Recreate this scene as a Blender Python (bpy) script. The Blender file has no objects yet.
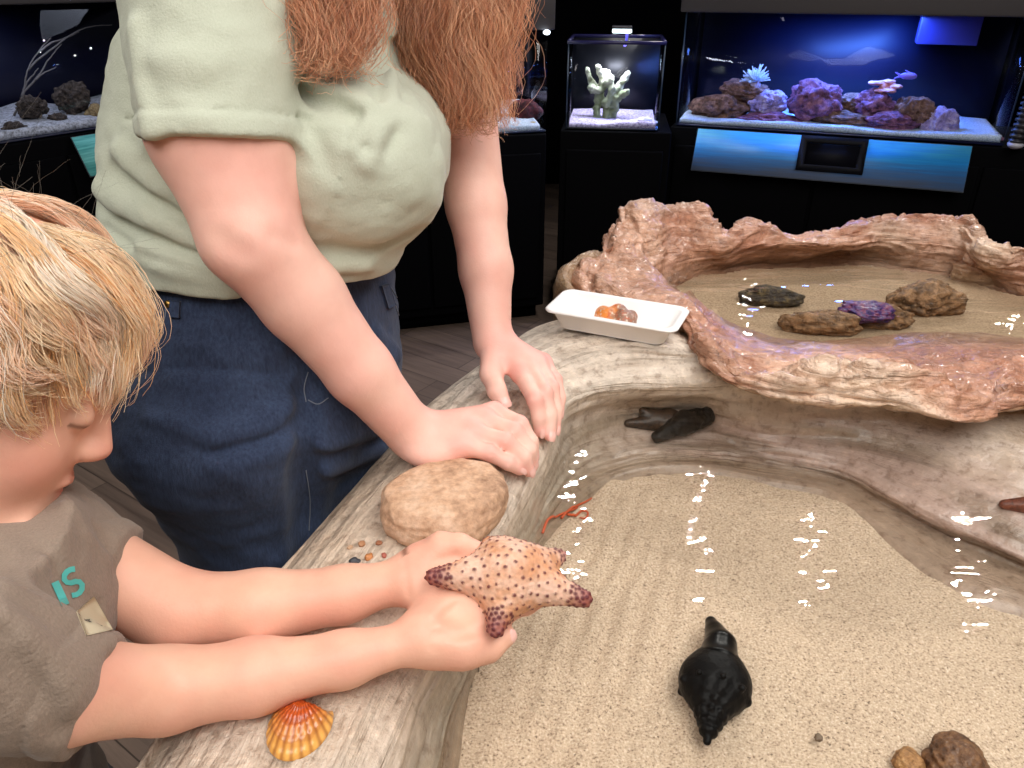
import bpy, bmesh, math, random
import numpy as np
from mathutils import Vector, Matrix
from mathutils.bvhtree import BVHTree
R = math.radians
rng = np.random.default_rng(7)
random.seed(7)
COL = bpy.context.scene.collection
# ---------------------------------------------------------------- camera geometry
CAM = np.array([0.0, 0.0, 1.24]); PITCH = R(28.0); FPX = 769.0
_c, _s = math.cos(PITCH), math.sin(PITCH)
CR = np.array([1.0, 0, 0]); CU = np.array([0, _s, _c]); CD = np.array([0, _c, -_s])
def ray(px, py):
    return CR * ((px - 512.0) / FPX) + CU * ((384.0 - py) / FPX) + CD
def PD(px, py, d):
    return CAM + ray(px, py) * d
def PZ(px, py, z):
    r = ray(px, py); return CAM + r * ((z - CAM[2]) / r[2])
def proj(P):
    q = np.asarray(P) - CAM
    d = q @ CD
    return 512 + FPX * (q @ CR) / d, 384 - FPX * (q @ CU) / d, d
def unit(v):
    v = np.asarray(v, float); return v / np.linalg.norm(v)
# ---------------------------------------------------------------- noise
_perm = np.random.default_rng(11).random(65536).astype(np.float32)
def _h(i, j, k):
    n = (i * 73856093) ^ (j * 19349663) ^ (k * 83492791)
    return _perm[(n ^ (n >> 13)) & 65535]
def vnoise(P):
    P = np.asarray(P, float); I = np.floor(P).astype(np.int64); F = P - I
    F = F * F * (3 - 2 * F)
    x, y, z = I[..., 0], I[..., 1], I[..., 2]; u, v, w = F[..., 0], F[..., 1], F[..., 2]
    def L(a, b, t): return a + (b - a) * t
    return L(L(L(_h(x, y, z), _h(x + 1, y, z), u), L(_h(x, y + 1, z), _h(x + 1, y + 1, z), u), v),
             L(L(_h(x, y, z + 1), _h(x + 1, y, z + 1), u), L(_h(x, y + 1, z + 1), _h(x + 1, y + 1, z + 1), u), v), w) * 2 - 1
def fbm(P, o=4, g=.5):
    a, s, P = 1.0, 0, np.asarray(P, float)
    for i in range(o):
        s = s + a * vnoise(P + 17.3 * i); a *= g; P = P * 2.03
    return s
# ---------------------------------------------------------------- signed distance modelling
BIG = 0.6
class Leaf:
    def __init__(s, f, c, r): s.f, s.c, s.r = f, np.asarray(c, float), r
    def ev(s, P, bc, br):
        if bc is not None and np.linalg.norm(bc - s.c) - s.r - br > .07: return BIG
        return s.f(P)
    def box(s): return s.c - s.r, s.c + s.r
class Op:
    def __init__(s, kind, k, ch): s.kind, s.k, s.ch = kind, k, ch
    def ev(s, P, bc, br):
        d = s.ch[0].ev(P, bc, br)
        for c in s.ch[1:]:
            e = c.ev(P, bc, br)
            if s.kind == 'U':
                if np.isscalar(d) and np.isscalar(e): d = min(d, e); continue
                if s.k > 0:
                    h = np.maximum(s.k - np.abs(d - e), 0) / s.k
                    d = np.minimum(d, e) - h * h * s.k * .25
                else: d = np.minimum(d, e)
            elif s.kind == 'I':
                h = np.maximum(s.k - np.abs(d - e), 0) / s.k if s.k > 0 else 0
                d = np.maximum(d, e) + h * h * s.k * .25
            else:
                e = -e
                h = np.maximum(s.k - np.abs(d - e), 0) / s.k if s.k > 0 else 0
                d = np.maximum(d, e) + h * h * s.k * .25
        return d
    def box(s):
        if s.kind != 'U': return s.ch[0].box()
        b = [c.box() for c in s.ch]
        return np.min([x[0] for x in b], 0), np.max([x[1] for x in b], 0)
def trace(node, px, py, t0=.25, t1=1.6):
    """first point of a modelled surface along a sight line"""
    r = unit(ray(px, py)); t = t0
    while t < t1:
        P = CAM + r * t; d = float(np.ravel(node.ev(P[None], None, 0))[0])
        if d < .0006: return P
        t += max(d * .6, .0008)
    return None
class Disp:
    def __init__(s, n, f, pad=.02): s.n, s.f, s.pad = n, f, pad
    def ev(s, P, bc, br):
        d = s.n.ev(P, bc, br)
        return d if np.isscalar(d) else d - s.f(P)
    def box(s):
        a, b = s.n.box(); return a - s.pad, b + s.pad
def U(k, *ch): return Op('U', k, [c for c in ch if c is not None])
def I(k, *ch): return Op('I', k, list(ch))
def D(k, a, *b): return Op('D', k, [a] + list(b))
def rc(a, b, ra, rb, flat=None, fk=1.0):
    a, b = np.asarray(a, float), np.asarray(b, float); ba = b - a; L2 = max(ba @ ba, 1e-12)
    n = None if flat is None else unit(flat)
    def f(P):
        q = P - a; t = np.clip((q @ ba) / L2, 0, 1); v = q - t[..., None] * ba
        if n is not None:
            c = v @ n; v = v + (c * (1 / fk - 1))[..., None] * n
            return (np.sqrt((v * v).sum(-1)) - (ra + (rb - ra) * t)) * min(1, fk)
        return np.sqrt((v * v).sum(-1)) - (ra + (rb - ra) * t)
    return Leaf(f, (a + b) / 2, math.sqrt(L2) / 2 + max(ra, rb) * max(1, fk))
def chain(pts, rad, k=.01, **kw):
    return U(k, *[rc(pts[i], pts[i + 1], rad[i], rad[i + 1], **kw) for i in range(len(pts) - 1)])
def ell(c, r, M=None):
    c = np.asarray(c, float); r = np.asarray(r, float)
    def f(P):
        q = P - c
        if M is not None: q = q @ np.asarray(M).T
        k0 = np.sqrt(((q / r) ** 2).sum(-1)); k1 = np.sqrt(((q / (r * r)) ** 2).sum(-1)) + 1e-9
        return k0 * (k0 - 1) / k1
    return Leaf(f, c, max(r))
def plane(p, n):
    p, n = np.asarray(p, float), unit(n)
    class Pl:
        def ev(s, P, bc, br): return (P - p) @ n
        def box(s): return p - .01, p + .01
    return Pl()
def cr(xs, ys, x):
    """smooth (Catmull-Rom) interpolation of ys over increasing xs"""
    xs, ys = np.asarray(xs, float), np.asarray(ys, float)
    m = np.gradient(ys, xs) if len(xs) > 2 else np.full(len(xs), (ys[-1] - ys[0]) / (xs[-1] - xs[0]))
    x = np.clip(x, xs[0], xs[-1]); i = np.clip(np.searchsorted(xs, x) - 1, 0, len(xs) - 2)
    h = xs[i + 1] - xs[i]; t = (x - xs[i]) / h
    return ((2 * t**3 - 3 * t**2 + 1) * ys[i] + (t**3 - 2 * t**2 + t) * h * m[i] + (-2 * t**3 + 3 * t**2) * ys[i + 1] + (t**3 - t**2) * h * m[i + 1])
def eloft(secs, Lx, Fx, grow=0.0, zmin=None, zmax=None, p=2.0):
    """body trunk: ellipses (centre, half width along Lx, half depth along Fx) stacked in z"""
    secs = sorted(secs, key=lambda s: s[0][2]); z = np.array([s[0][2] for s in secs])
    cx, cy, aa, bb = [np.array(v) for v in zip(*[(s[0][0], s[0][1], s[1], s[2]) for s in secs])]
    Lx, Fx = unit(Lx), unit(Fx)
    z0 = z[0] if zmin is None else zmin; z1 = z[-1] if zmax is None else zmax
    def f(P):
        zz = P[..., 2]; X = P[..., 0] - cr(z, cx, zz); Y = P[..., 1] - cr(z, cy, zz)
        a = cr(z, aa, zz) + grow; b = cr(z, bb, zz) + grow
        u = np.abs(X * Lx[0] + Y * Lx[1]) / a; v = np.abs(X * Fx[0] + Y * Fx[1]) / b
        d = ((u**p + v**p) ** (1 / p) - 1) * np.minimum(a, b)
        e = np.maximum(z0 - zz, zz - z1)
        return np.where((d > 0) & (e > 0), np.sqrt(np.maximum(d, 0)**2 + np.maximum(e, 0)**2), np.maximum(d, e))
    c = np.array([cx.mean(), cy.mean(), (z0 + z1) / 2])
    return Leaf(f, c, (z1 - z0) / 2 + max(aa.max(), bb.max()) + .08)
def sdf_mesh(node, h, smooth=1, N=14, lo=None, hi=None):
    """sparse surface nets; returns vertices, quads"""
    a, b = node.box()
    if lo is not None: a = np.maximum(a, lo); b = np.minimum(b, hi)
    a = a - 2 * h; nb = np.ceil((b + 2 * h - a) / (N * h)).astype(int)
    g = np.stack(np.meshgrid(*[np.arange(n) for n in nb], indexing='ij'), -1).reshape(-1, 3)
    cen = a + (g + .5) * N * h; half = N * h * math.sqrt(3) / 2
    d = np.concatenate([np.broadcast_to(node.ev(c, None, 0), c.shape[:-1]) for c in np.array_split(cen, max(1, len(cen) // 20000))])
    act = g[np.abs(d) < half * 1.35 + .012]
    off = np.stack(np.meshgrid(*[np.arange(N + 1)] * 3, indexing='ij'), -1)
    keys, vs, quads = [], [], []
    dims = nb * N + 4
    def key(ijk): return (ijk[..., 0] * dims[1] + ijk[..., 1]) * dims[2] + ijk[..., 2]
    E = [(0, 4), (1, 5), (2, 6), (3, 7), (0, 2), (1, 3), (4, 6), (5, 7), (0, 1), (2, 3), (4, 5), (6, 7)]
    CO = np.array([(i, j, k) for i in (0, 1) for j in (0, 1) for k in (0, 1)])
    for blk in act:
        base = blk * N
        P = a + (base + off) * h
        bc = a + (base + N / 2) * h
        v = node.ev(P, bc, half)
        if np.isscalar(v): continue
        if v.min() > 0 or v.max() < 0: continue
        c8 = np.stack([v[i:N + i, j:N + j, k:N + k] for i, j, k in CO], -1)
        sg = c8 < 0; n = sg.sum(-1); m = (n > 0) & (n < 8)
        idx = np.argwhere(m)
        if len(idx):
            cv = c8[m]; acc = np.zeros((len(idx), 3)); cnt = np.zeros(len(idx))
            for e0, e1 in E:
                x, y = cv[:, e0], cv[:, e1]; cr_ = (x < 0) != (y < 0)
                t = np.where(cr_, x / np.where(cr_, x - y, 1), 0)
                p = CO[e0] + t[:, None] * (CO[e1] - CO[e0])
                acc += np.where(cr_[:, None], p, 0); cnt += cr_
            keys.append(key(idx + base)); vs.append(a + (idx + base + acc / cnt[:, None]) * h)
        s = v < 0
        for ax in range(3):
            A = s[:N, :N, :N]; B = np.roll(s, -1, ax)[:N, :N, :N]
            w = np.argwhere(A != B)
            if not len(w): continue
            ins = A[tuple(w.T)]; gi = w + base
            o1, o2 = (ax + 1) % 3, (ax + 2) % 3
            d1 = np.zeros(3, int); d1[o1] = 1; d2 = np.zeros(3, int); d2[o2] = 1
            q = np.stack([key(gi), key(gi - d1), key(gi - d1 - d2), key(gi - d2)], -1)
            q[~ins] = q[~ins][:, ::-1]
            quads.append(q)
    keys = np.concatenate(keys); vs = np.concatenate(vs); quads = np.concatenate(quads)
    o = np.argsort(keys); ks = keys[o]; vs = vs[o]
    p = np.searchsorted(ks, quads); p = np.clip(p, 0, len(ks) - 1)
    ok = (ks[p] == quads).all(1); F = p[ok]
    for _ in range(smooth): vs = relax(vs, F, .5)
    return vs, F
def relax(V, F, w=.5):
    n = len(V); acc = np.zeros((n, 3)); cnt = np.zeros(n)
    for i in range(4):
        for a, b in ((F[:, i], F[:, (i + 1) % 4]), (F[:, (i + 1) % 4], F[:, i])):
            for c in range(3): acc[:, c] += np.bincount(a, V[b, c], n)
            cnt += np.bincount(a, minlength=n)
    return V * (1 - w) + w * acc / np.maximum(cnt, 1)[:, None]
# ---------------------------------------------------------------- mesh building
def mesh_np(name, V, F, col=None, uv=None, smooth=True):
    """F: (n,k) array of equal-size faces (or list of such arrays)"""
    me = bpy.data.meshes.new(name); V = np.asarray(V, np.float32)
    Fs = F if isinstance(F, list) else [F]
    Fs = [np.asarray(f, np.int32) for f in Fs if len(f)]
    me.vertices.add(len(V)); me.vertices.foreach_set('co', V.ravel())
    loops = np.concatenate([f.ravel() for f in Fs]); tot = np.concatenate([np.full(len(f), f.shape[1]) for f in Fs])
    st = np.concatenate([[0], np.cumsum(tot)[:-1]])
    me.loops.add(len(loops)); me.loops.foreach_set('vertex_index', loops.astype(np.int32))
    me.polygons.add(len(tot)); me.polygons.foreach_set('loop_start', st.astype(np.int32)); me.polygons.foreach_set('loop_total', tot.astype(np.int32))
    me.update(calc_edges=True); me.validate()
    if smooth: me.polygons.foreach_set('use_smooth', np.ones(len(me.polygons), bool))
    if col is not None:
        at = me.color_attributes.new('Col', 'FLOAT_COLOR', 'POINT')
        c = np.ones((len(V), 4), np.float32); c[:, :3] = col; at.data.foreach_set('color', c.ravel())
    if uv is not None:
        l = me.uv_layers.new(name='UVMap'); l.data.foreach_set('uv', np.asarray(uv, np.float32)[loops].ravel())
    return me
def link(name, me, mat=None, parent=None):
    o = bpy.data.objects.new(name, me); COL.objects.link(o)
    if mat is not None and me is not None: me.materials.append(mat)
    if parent is not None: o.parent = parent
    return o
def tag(o, label=None, cat=None, group=None, kind=None):
    if label: o['label'] = label
    if cat: o['category'] = cat
    if group: o['group'] = group
    if kind: o['kind'] = kind
    return o
def empty(name, loc=(0, 0, 0), **kw):
    o = bpy.data.objects.new(name, None); COL.objects.link(o); o.location = loc; o.empty_display_size = .05
    return tag(o, **kw) if kw else o
def obj(name, V, F, mat, parent=None, at=None, col=None, uv=None, smooth=True, label=None):
    """a mesh given in world coordinates; its origin is put at its thing's base"""
    V = np.asarray(V, float)
    if parent is not None:
        at = np.zeros(3); p = parent
        while p is not None: at = at + np.array(p.location); p = p.parent
    elif at is None: at = np.array([*(V[:, :2].min(0) + V[:, :2].max(0)) / 2, V[:, 2].min()])
    o = link(name, mesh_np(name, V - at, F, col, uv, smooth), mat, parent)
    if parent is None: o.location = at
    if label: o['label'] = label
    return o
def grid_faces(nu, nv, cu=False, cv=False):
    i = np.arange(nu if cu else nu - 1); j = np.arange(nv if cv else nv - 1)
    I_, J = np.meshgrid(i, j, indexing='ij'); I2, J2 = (I_ + 1) % nu, (J + 1) % nv
    return np.stack([I_ * nv + J, I2 * nv + J, I2 * nv + J2, I_ * nv + J2], -1).reshape(-1, 4)
def merge(parts):
    Vs, Fs, n = [], {}, 0
    for V, F in parts:
        for f in (F if isinstance(F, list) else [F]):
            f = np.asarray(f)
            if len(f): Fs.setdefault(f.shape[1], []).append(f + n)
        Vs.append(np.asarray(V, float)); n += len(V)
    return np.concatenate(Vs), [np.concatenate(f) for f in Fs.values()]
def box(c, s, M=None):
    """bevel-less box centre c size s, axes rows of M"""
    M = np.eye(3) if M is None else np.asarray(M)
    q = np.array([(x, y, z) for x in (-.5, .5) for y in (-.5, .5) for z in (-.5, .5)]) * np.asarray(s)
    V = np.asarray(c) + q @ M
    F = np.array([(0, 1, 3, 2), (4, 6, 7, 5), (0, 4, 5, 1), (2, 3, 7, 6), (0, 2, 6, 4), (1, 5, 7, 3)])
    return V, F
def bbox_mesh(c, s, M=None, bev=.004, seg=2):
    """bevelled box"""
    bm = bmesh.new(); bmesh.ops.create_cube(bm, size=1)
    for v in bm.verts: v.co = Vector((v.co.x * s[0], v.co.y * s[1], v.co.z * s[2]))
    bmesh.ops.bevel(bm, geom=bm.edges[:], offset=bev, segments=seg, affect='EDGES', profile=.6)
    V, F = bm_np(bm)
    return np.asarray(c) + V @ (np.eye(3) if M is None else np.asarray(M)), F
def bm_np(bm):
    bm.verts.ensure_lookup_table(); bm.verts.index_update()
    V = np.array([v.co[:] for v in bm.verts]); Fs = {}
    for f in bm.faces: Fs.setdefault(len(f.verts), []).append([v.index for v in f.verts])
    bm.free(); return V, [np.array(f) for f in Fs.values()]
def ico(sub=3):
    bm = bmesh.new(); bmesh.ops.create_icosphere(bm, subdivisions=sub, radius=1); V, F = bm_np(bm); return V, F[0]
def tube(pts, rad, sides=8, cap=True):
    P = np.asarray(pts, float); n = len(P); rad = np.broadcast_to(rad, n)
    T = np.gradient(P, axis=0); T /= np.linalg.norm(T, axis=1)[:, None] + 1e-12
    ref = np.array([0, 0, 1.0]) if abs(T[0][2]) < .9 else np.array([1.0, 0, 0])
    A = [unit(np.cross(T[0], ref))]
    for i in range(1, n):
        a = A[-1] - T[i] * (A[-1] @ T[i]); A.append(unit(a))
    A = np.array(A); B = np.cross(T, A); th = np.linspace(0, 2 * np.pi, sides, endpoint=False)
    V = P[:, None] + rad[:, None, None] * (np.cos(th)[None, :, None] * A[:, None] + np.sin(th)[None, :, None] * B[:, None])
    F = [grid_faces(n, sides, cv=True)]; V = V.reshape(-1, 3)
    if cap: F += [np.array([list(range(sides))]), np.array([list(range((n - 1) * sides, n * sides))][::-1])]
    return V, F
def spline(pts, n):
    P = np.asarray(pts, float); d = np.concatenate([[0], np.cumsum(np.linalg.norm(np.diff(P, axis=0), axis=1) + 1e-9)])
    x = np.linspace(0, d[-1], n)
    return np.stack([cr(d, P[:, i], x) for i in range(P.shape[1])], -1)
def strands(C, rad, sides=3):
    """C: (S,n,3) centre lines -> one mesh of thin tubes"""
    S, n, _ = C.shape; T = np.gradient(C, axis=1); T /= np.linalg.norm(T, axis=2, keepdims=True) + 1e-9
    ref = np.array([.31, .52, .79]); A = np.cross(T, ref); A /= np.linalg.norm(A, axis=2, keepdims=True) + 1e-9; B = np.cross(T, A)
    th = np.linspace(0, 2 * np.pi, sides, endpoint=False)
    rad = np.broadcast_to(rad, (S, n)) if np.ndim(rad) != 1 else np.broadcast_to(np.asarray(rad)[:, None], (S, n))
    V = C[:, :, None] + rad[:, :, None, None] * (np.cos(th)[:, None] * A[:, :, None] + np.sin(th)[:, None] * B[:, :, None])
    f = grid_faces(n, sides, cv=True)
    F = (f[None] + (np.arange(S) * n * sides)[:, None, None]).reshape(-1, 4)
    return V.reshape(-1, 3), F
def bvh_of(*obs):
    vs, fs = [], []
    for o in obs:
        mw = np.eye(3); off = np.zeros(3); p = o
        while p is not None: off = off + np.array(p.location); p = p.parent
        me = o.data; n = len(me.vertices); c = np.empty(n * 3, np.float32); me.vertices.foreach_get('co', c)
        b = len(vs); vs.extend(map(tuple, c.reshape(-1, 3) + off)); fs.extend(tuple(b + i for i in p_.vertices) for p_ in me.polygons)
    return BVHTree.FromPolygons(vs, fs)
def hit(bvh, px, py):
    """point and normal where the sight line through (px,py) meets a surface"""
    r = unit(ray(px, py)); h = bvh.ray_cast(Vector(CAM), Vector(r))
    if h[0] is None: return None, None
    n = np.array(h[1]); n = n if n @ r < 0 else -n
    return np.array(h[0]), n
def drop(bvh, x, y, z=3.0):
    h = bvh.ray_cast(Vector((x, y, z)), Vector((0, 0, -1)))
    return (np.array(h[0]), np.array(h[1])) if h[0] is not None else (None, None)
# ---------------------------------------------------------------- materials
class NT:
    def __init__(s, name):
        s.m = bpy.data.materials.new(name); s.m.use_nodes = True; s.t = s.m.node_tree
        s.t.nodes.clear(); s.out = s.n('ShaderNodeOutputMaterial')
    def n(s, typ, **kw):
        nd = s.t.nodes.new(typ)
        for k, v in kw.items():
            if k.startswith('_'): setattr(nd, k[1:], v)
            else: s.set(nd, k, v)
        return nd
    def set(s, nd, k, v):
        sock = nd.inputs[int(k[1:])] if k[0] == 'i' and k[1:].isdigit() else nd.inputs[k.replace('__', ' ')]
        if isinstance(v, bpy.types.NodeSocket): s.t.links.new(v, sock)
        elif isinstance(v, (tuple, list)) and len(v) == 3 and sock.type == 'RGBA': sock.default_value = (*v, 1)
        else: sock.default_value = v
    def noise(s, scale, detail=4, rough=.55, vec=None, dist=0):
        nd = s.n('ShaderNodeTexNoise', Scale=scale, Detail=detail, Roughness=rough, Distortion=dist)
        if vec is not None: s.set(nd, 'Vector', vec)
        return nd.outputs['Fac']
    def ramp(s, fac, *stops):
        nd = s.n('ShaderNodeValToRGB', Fac=fac); e = nd.color_ramp.elements
        while len(e) < len(stops): e.new(.5)
        for el, (p, c) in zip(e, stops): el.position = p; el.color = (*c, 1) if len(c) == 3 else c
        return nd.outputs['Color']
    def mix(s, fac, a, b, mode='MIX'):
        nd = s.n('ShaderNodeMix', _data_type='RGBA', _blend_type=mode)
        for i, v in ((0, fac), (6, a), (7, b)):
            if isinstance(v, bpy.types.NodeSocket): s.t.links.new(v, nd.inputs[i])
            elif i and len(v) == 3: nd.inputs[i].default_value = (*v, 1)
            else: nd.inputs[i].default_value = v
        return nd.outputs[2]
    def math(s, op, a, b=0.0, c=0.0):
        nd = s.n('ShaderNodeMath', _operation=op)
        for i, v in enumerate((a, b, c)):
            if isinstance(v, bpy.types.NodeSocket): s.t.links.new(v, nd.inputs[i])
            else: nd.inputs[i].default_value = v
        return nd.outputs[0]
    def coord(s, which='Object', scale=None, rot=None):
        v = s.n('ShaderNodeTexCoord').outputs[which]
        if scale is not None or rot is not None:
            mp = s.n('ShaderNodeMapping', Vector=v)
            if scale is not None: mp.inputs['Scale'].default_value = scale
            if rot is not None: mp.inputs['Rotation'].default_value = rot
            v = mp.outputs[0]
        return v
    def attr(s, name='Col'): return s.n('ShaderNodeAttribute', _attribute_name=name).outputs['Color']
    def bump(s, h, strength=.5, dist=.01, normal=None):
        nd = s.n('ShaderNodeBump', Strength=strength, Distance=dist, Height=h)
        if normal is not None: s.set(nd, 'Normal', normal)
        return nd.outputs[0]
    def bsdf(s, color, rough=.5, normal=None, **kw):
        nd = s.n('ShaderNodeBsdfPrincipled'); s.set(nd, 'Base Color', color); s.set(nd, 'Roughness', rough)
        if normal is not None: s.set(nd, 'Normal', normal)
        for k, v in kw.items(): s.set(nd, k.replace('_', ' '), v)
        s.t.links.new(nd.outputs[0], s.out.inputs['Surface']); return nd
def srgb(r, g, b):
    f = lambda c: c / 12.92 if c <= .04045 else ((c + .055) / 1.055) ** 2.4
    return (f(r / 255), f(g / 255), f(b / 255))
def flat(name, c, rough=.5, **kw):
    m = NT(name); m.bsdf(c, rough, **kw); return m.m
def glassy(name, tint=(1, 1, 1), ior=1.33, ripple=None, rough=0.0):
    """a thin clear sheet: sees straight through, mirrors by Fresnel"""
    m = NT(name); fr = m.n('ShaderNodeFresnel', IOR=ior)
    tr = m.n('ShaderNodeBsdfTransparent', Color=tint); gl = m.n('ShaderNodeBsdfGlossy', Color=(1, 1, 1), Roughness=rough)
    if ripple is not None:
        b = ripple(m); m.set(fr, 'Normal', b); m.set(gl, 'Normal', b)
    front = m.math('SUBTRACT', 1.0, m.n('ShaderNodeNewGeometry').outputs['Backfacing'])
    mx = m.n('ShaderNodeMixShader', Fac=m.math('MULTIPLY', fr.outputs[0], front)); m.t.links.new(tr.outputs[0], mx.inputs[1]); m.t.links.new(gl.outputs[0], mx.inputs[2])
    m.t.links.new(mx.outputs[0], m.out.inputs['Surface']); return m.m
# ================================================================ the room
m = NT('plank_floor'); ob = m.coord('Object', (1, 1, 1), (0, 0, R(35)))
br = m.n('ShaderNodeTexBrick', Vector=ob, Scale=1.0, _offset=.4); br.inputs['Brick Width'].default_value = .9; br.inputs['Row Height'].default_value = .11
br.inputs['Mortar Size'].default_value = .0016; br.inputs['Color1'].default_value = (*srgb(132, 112, 98), 1); br.inputs['Color2'].default_value = (*srgb(108, 91, 80), 1); br.inputs['Mortar'].default_value = (*srgb(70, 58, 50), 1)
mp = m.n('ShaderNodeMapping', Vector=ob); mp.inputs['Scale'].default_value = (2, 26, 1)
g = m.noise(1.6, 6, .6, mp.outputs[0], .8)
c = m.mix(.75, br.outputs['Color'], m.ramp(g, (.3, (.55, .52, .5)), (.5, (1, 1, 1)), (.72, (1.35, 1.3, 1.25))), 'MULTIPLY')
m.bsdf(c, .5, m.bump(g, .2, .004)); M_FLOOR = m.m
M_BLACK = flat('matte_black_wall', (.002, .002, .003), .95, Specular_IOR_Level=.02)
M_CEIL = flat('dark_ceiling', (.012, .012, .014), .9)
m = NT('beige_block_wall'); ob = m.coord('Generated', (18, 1, 9)); br = m.n('ShaderNodeTexBrick', Vector=m.coord('Object', None, (R(90), 0, 0)), Scale=1.0)
br.inputs['Brick Width'].default_value = .42; br.inputs['Row Height'].default_value = .2; br.inputs['Mortar Size'].default_value = .006
br.inputs['Color1'].default_value = (*srgb(196, 180, 146), 1); br.inputs['Color2'].default_value = (*srgb(188, 172, 140), 1); br.inputs['Mortar'].default_value = (*srgb(130, 118, 96), 1)
m.bsdf(br.outputs['Color'], .7); M_BEIGE = m.m
X0, X1, Y0, Y1, ZC = -3.6, 3.8, -2.6, 5.2, 2.75
def slab(name, c, s, mat):
    V, F = box(c, s); return tag(obj(name, V, F, mat, smooth=False), kind='structure')
slab('floor', ((X0 + X1) / 2, (Y0 + Y1) / 2, -.05), (X1 - X0 + .2, Y1 - Y0 + .2, .1), M_FLOOR)
slab('ceiling', ((X0 + X1) / 2, (Y0 + Y1) / 2, ZC + .05), (X1 - X0 + .2, Y1 - Y0 + .2, .1), M_CEIL)
slab('wall_far', ((X0 + X1) / 2, Y1 + .05, ZC / 2), (X1 - X0 + .2, .1, ZC), M_BLACK)
slab('wall_left', (X0 - .05, (Y0 + Y1) / 2, ZC / 2), (.1, Y1 - Y0, ZC), M_BLACK)
slab('wall_right', (X1 + .05, (Y0 + Y1) / 2, ZC / 2), (.1, Y1 - Y0, ZC), M_BLACK)
slab('wall_near', ((X0 + X1) / 2, Y0 - .05, ZC / 2), (X1 - X0 + .2, .1, ZC), M_BEIGE)
# ================================================================ rock, sand and water of the touch pool
def rock_mat(name, tint, streak_u=7, streak_v=70, dark=(.30, .2, .12), rough=.38, bump=.55, dark_amt=.55, spec=.5, wet=0.0, layers=False):
    m = NT(name); uv = m.coord('Object', (5, 5, 60)) if layers else m.coord('UV', (streak_u, streak_v, 1)); ob = m.coord('Object')
    s1 = m.noise(1.0, 6, .62, uv, .6); s2 = m.noise(9, 5, .6, ob); s3 = m.noise(70, 4, .65, ob); s4 = m.noise(3.2, 3, .5, ob)
    c = m.mix(1.0, m.attr(), tint, 'MULTIPLY')
    streak = m.ramp(s1, (.40, (1, 1, 1)), (.50, (0, 0, 0)), (.56, (1, 1, 1)))
    f = m.math('MULTIPLY', m.math('SUBTRACT', 1.0, streak), m.math('MULTIPLY', s4, dark_amt * 1.6))
    c = m.mix(f, c, m.mix(1, c, dark, 'MULTIPLY'))
    c = m.mix(.55, c, m.ramp(s2, (.32, (.62, .55, .48)), (.5, (1, 1, 1)), (.7, (1.18, 1.15, 1.12))), 'MULTIPLY')
    c = m.mix(.7, c, m.ramp(s3, (.34, (.5, .43, .38)), (.46, (.95, .94, .93)), (.58, (1.05, 1.05, 1.04)), (.7, (1.35, 1.33, 1.3))), 'MULTIPLY')
    h = m.math('ADD', m.math('MULTIPLY', s1, .9), m.math('ADD', m.math('MULTIPLY', s2, .8), m.math('MULTIPLY', s3, .45)))
    m.bsdf(c, m.math('ADD', m.math('MULTIPLY', s2, .25), rough - .1), m.bump(h, bump, .012), Specular_IOR_Level=spec, Coat_Weight=wet, Coat_Roughness=.12)
    return m.m
M_RIM = rock_mat('pale_rim_rock', (1, 1, 1), 2.5, 26, (.68, .6, .52), .5, 1.0, .28)
M_BASIN = rock_mat('basin_rock', (1, 1, 1), 1.6, 30, (.75, .7, .62), .28, .5, .35, wet=.35)
M_UPPER = rock_mat('upper_rock', (1, 1, 1), 3, 10, (.5, .36, .28), .32, 1.3, .7, wet=.22, layers=True)

def S3(*a): return np.stack(np.broadcast_arrays(*a), -1)
def loft(ctrl, nu, nv, closed=False):
    """ctrl (stations, rows, 3) -> dense (nu, nv, 3)"""
    C = np.asarray(ctrl, float); n, r, _ = C.shape
    vr = np.linspace(0, r - 1, nv); X = np.stack([np.stack([cr(np.arange(r), C[i, :, k], vr) for k in range(3)], -1) for i in range(n)])
    if closed: X = np.concatenate([X[-2:], X, X[:3]]); xs = np.arange(-2, n + 3)
    else: xs = np.arange(n)
    d = np.linalg.norm(np.diff(X, axis=0), axis=2).mean(1); d = np.concatenate([[0], np.cumsum(d)])
    if closed: s0, s1 = d[2], d[2 + n]; us = np.linspace(s0, s1, nu, endpoint=False)
    else: us = np.linspace(0, d[-1], nu)
    Y = np.empty((nu, nv, 3))
    for j in range(nv):
        for k in range(3): Y[:, j, k] = cr(d, X[:, j, k], us)
    return Y, us
def grid_normals(Y, closed=False):
    du = (np.roll(Y, -1, 0) - np.roll(Y, 1, 0)) if closed else np.gradient(Y, axis=0)
    n = np.cross(du, np.gradient(Y, axis=1)); return n / (np.linalg.norm(n, axis=2, keepdims=True) + 1e-12)

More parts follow.
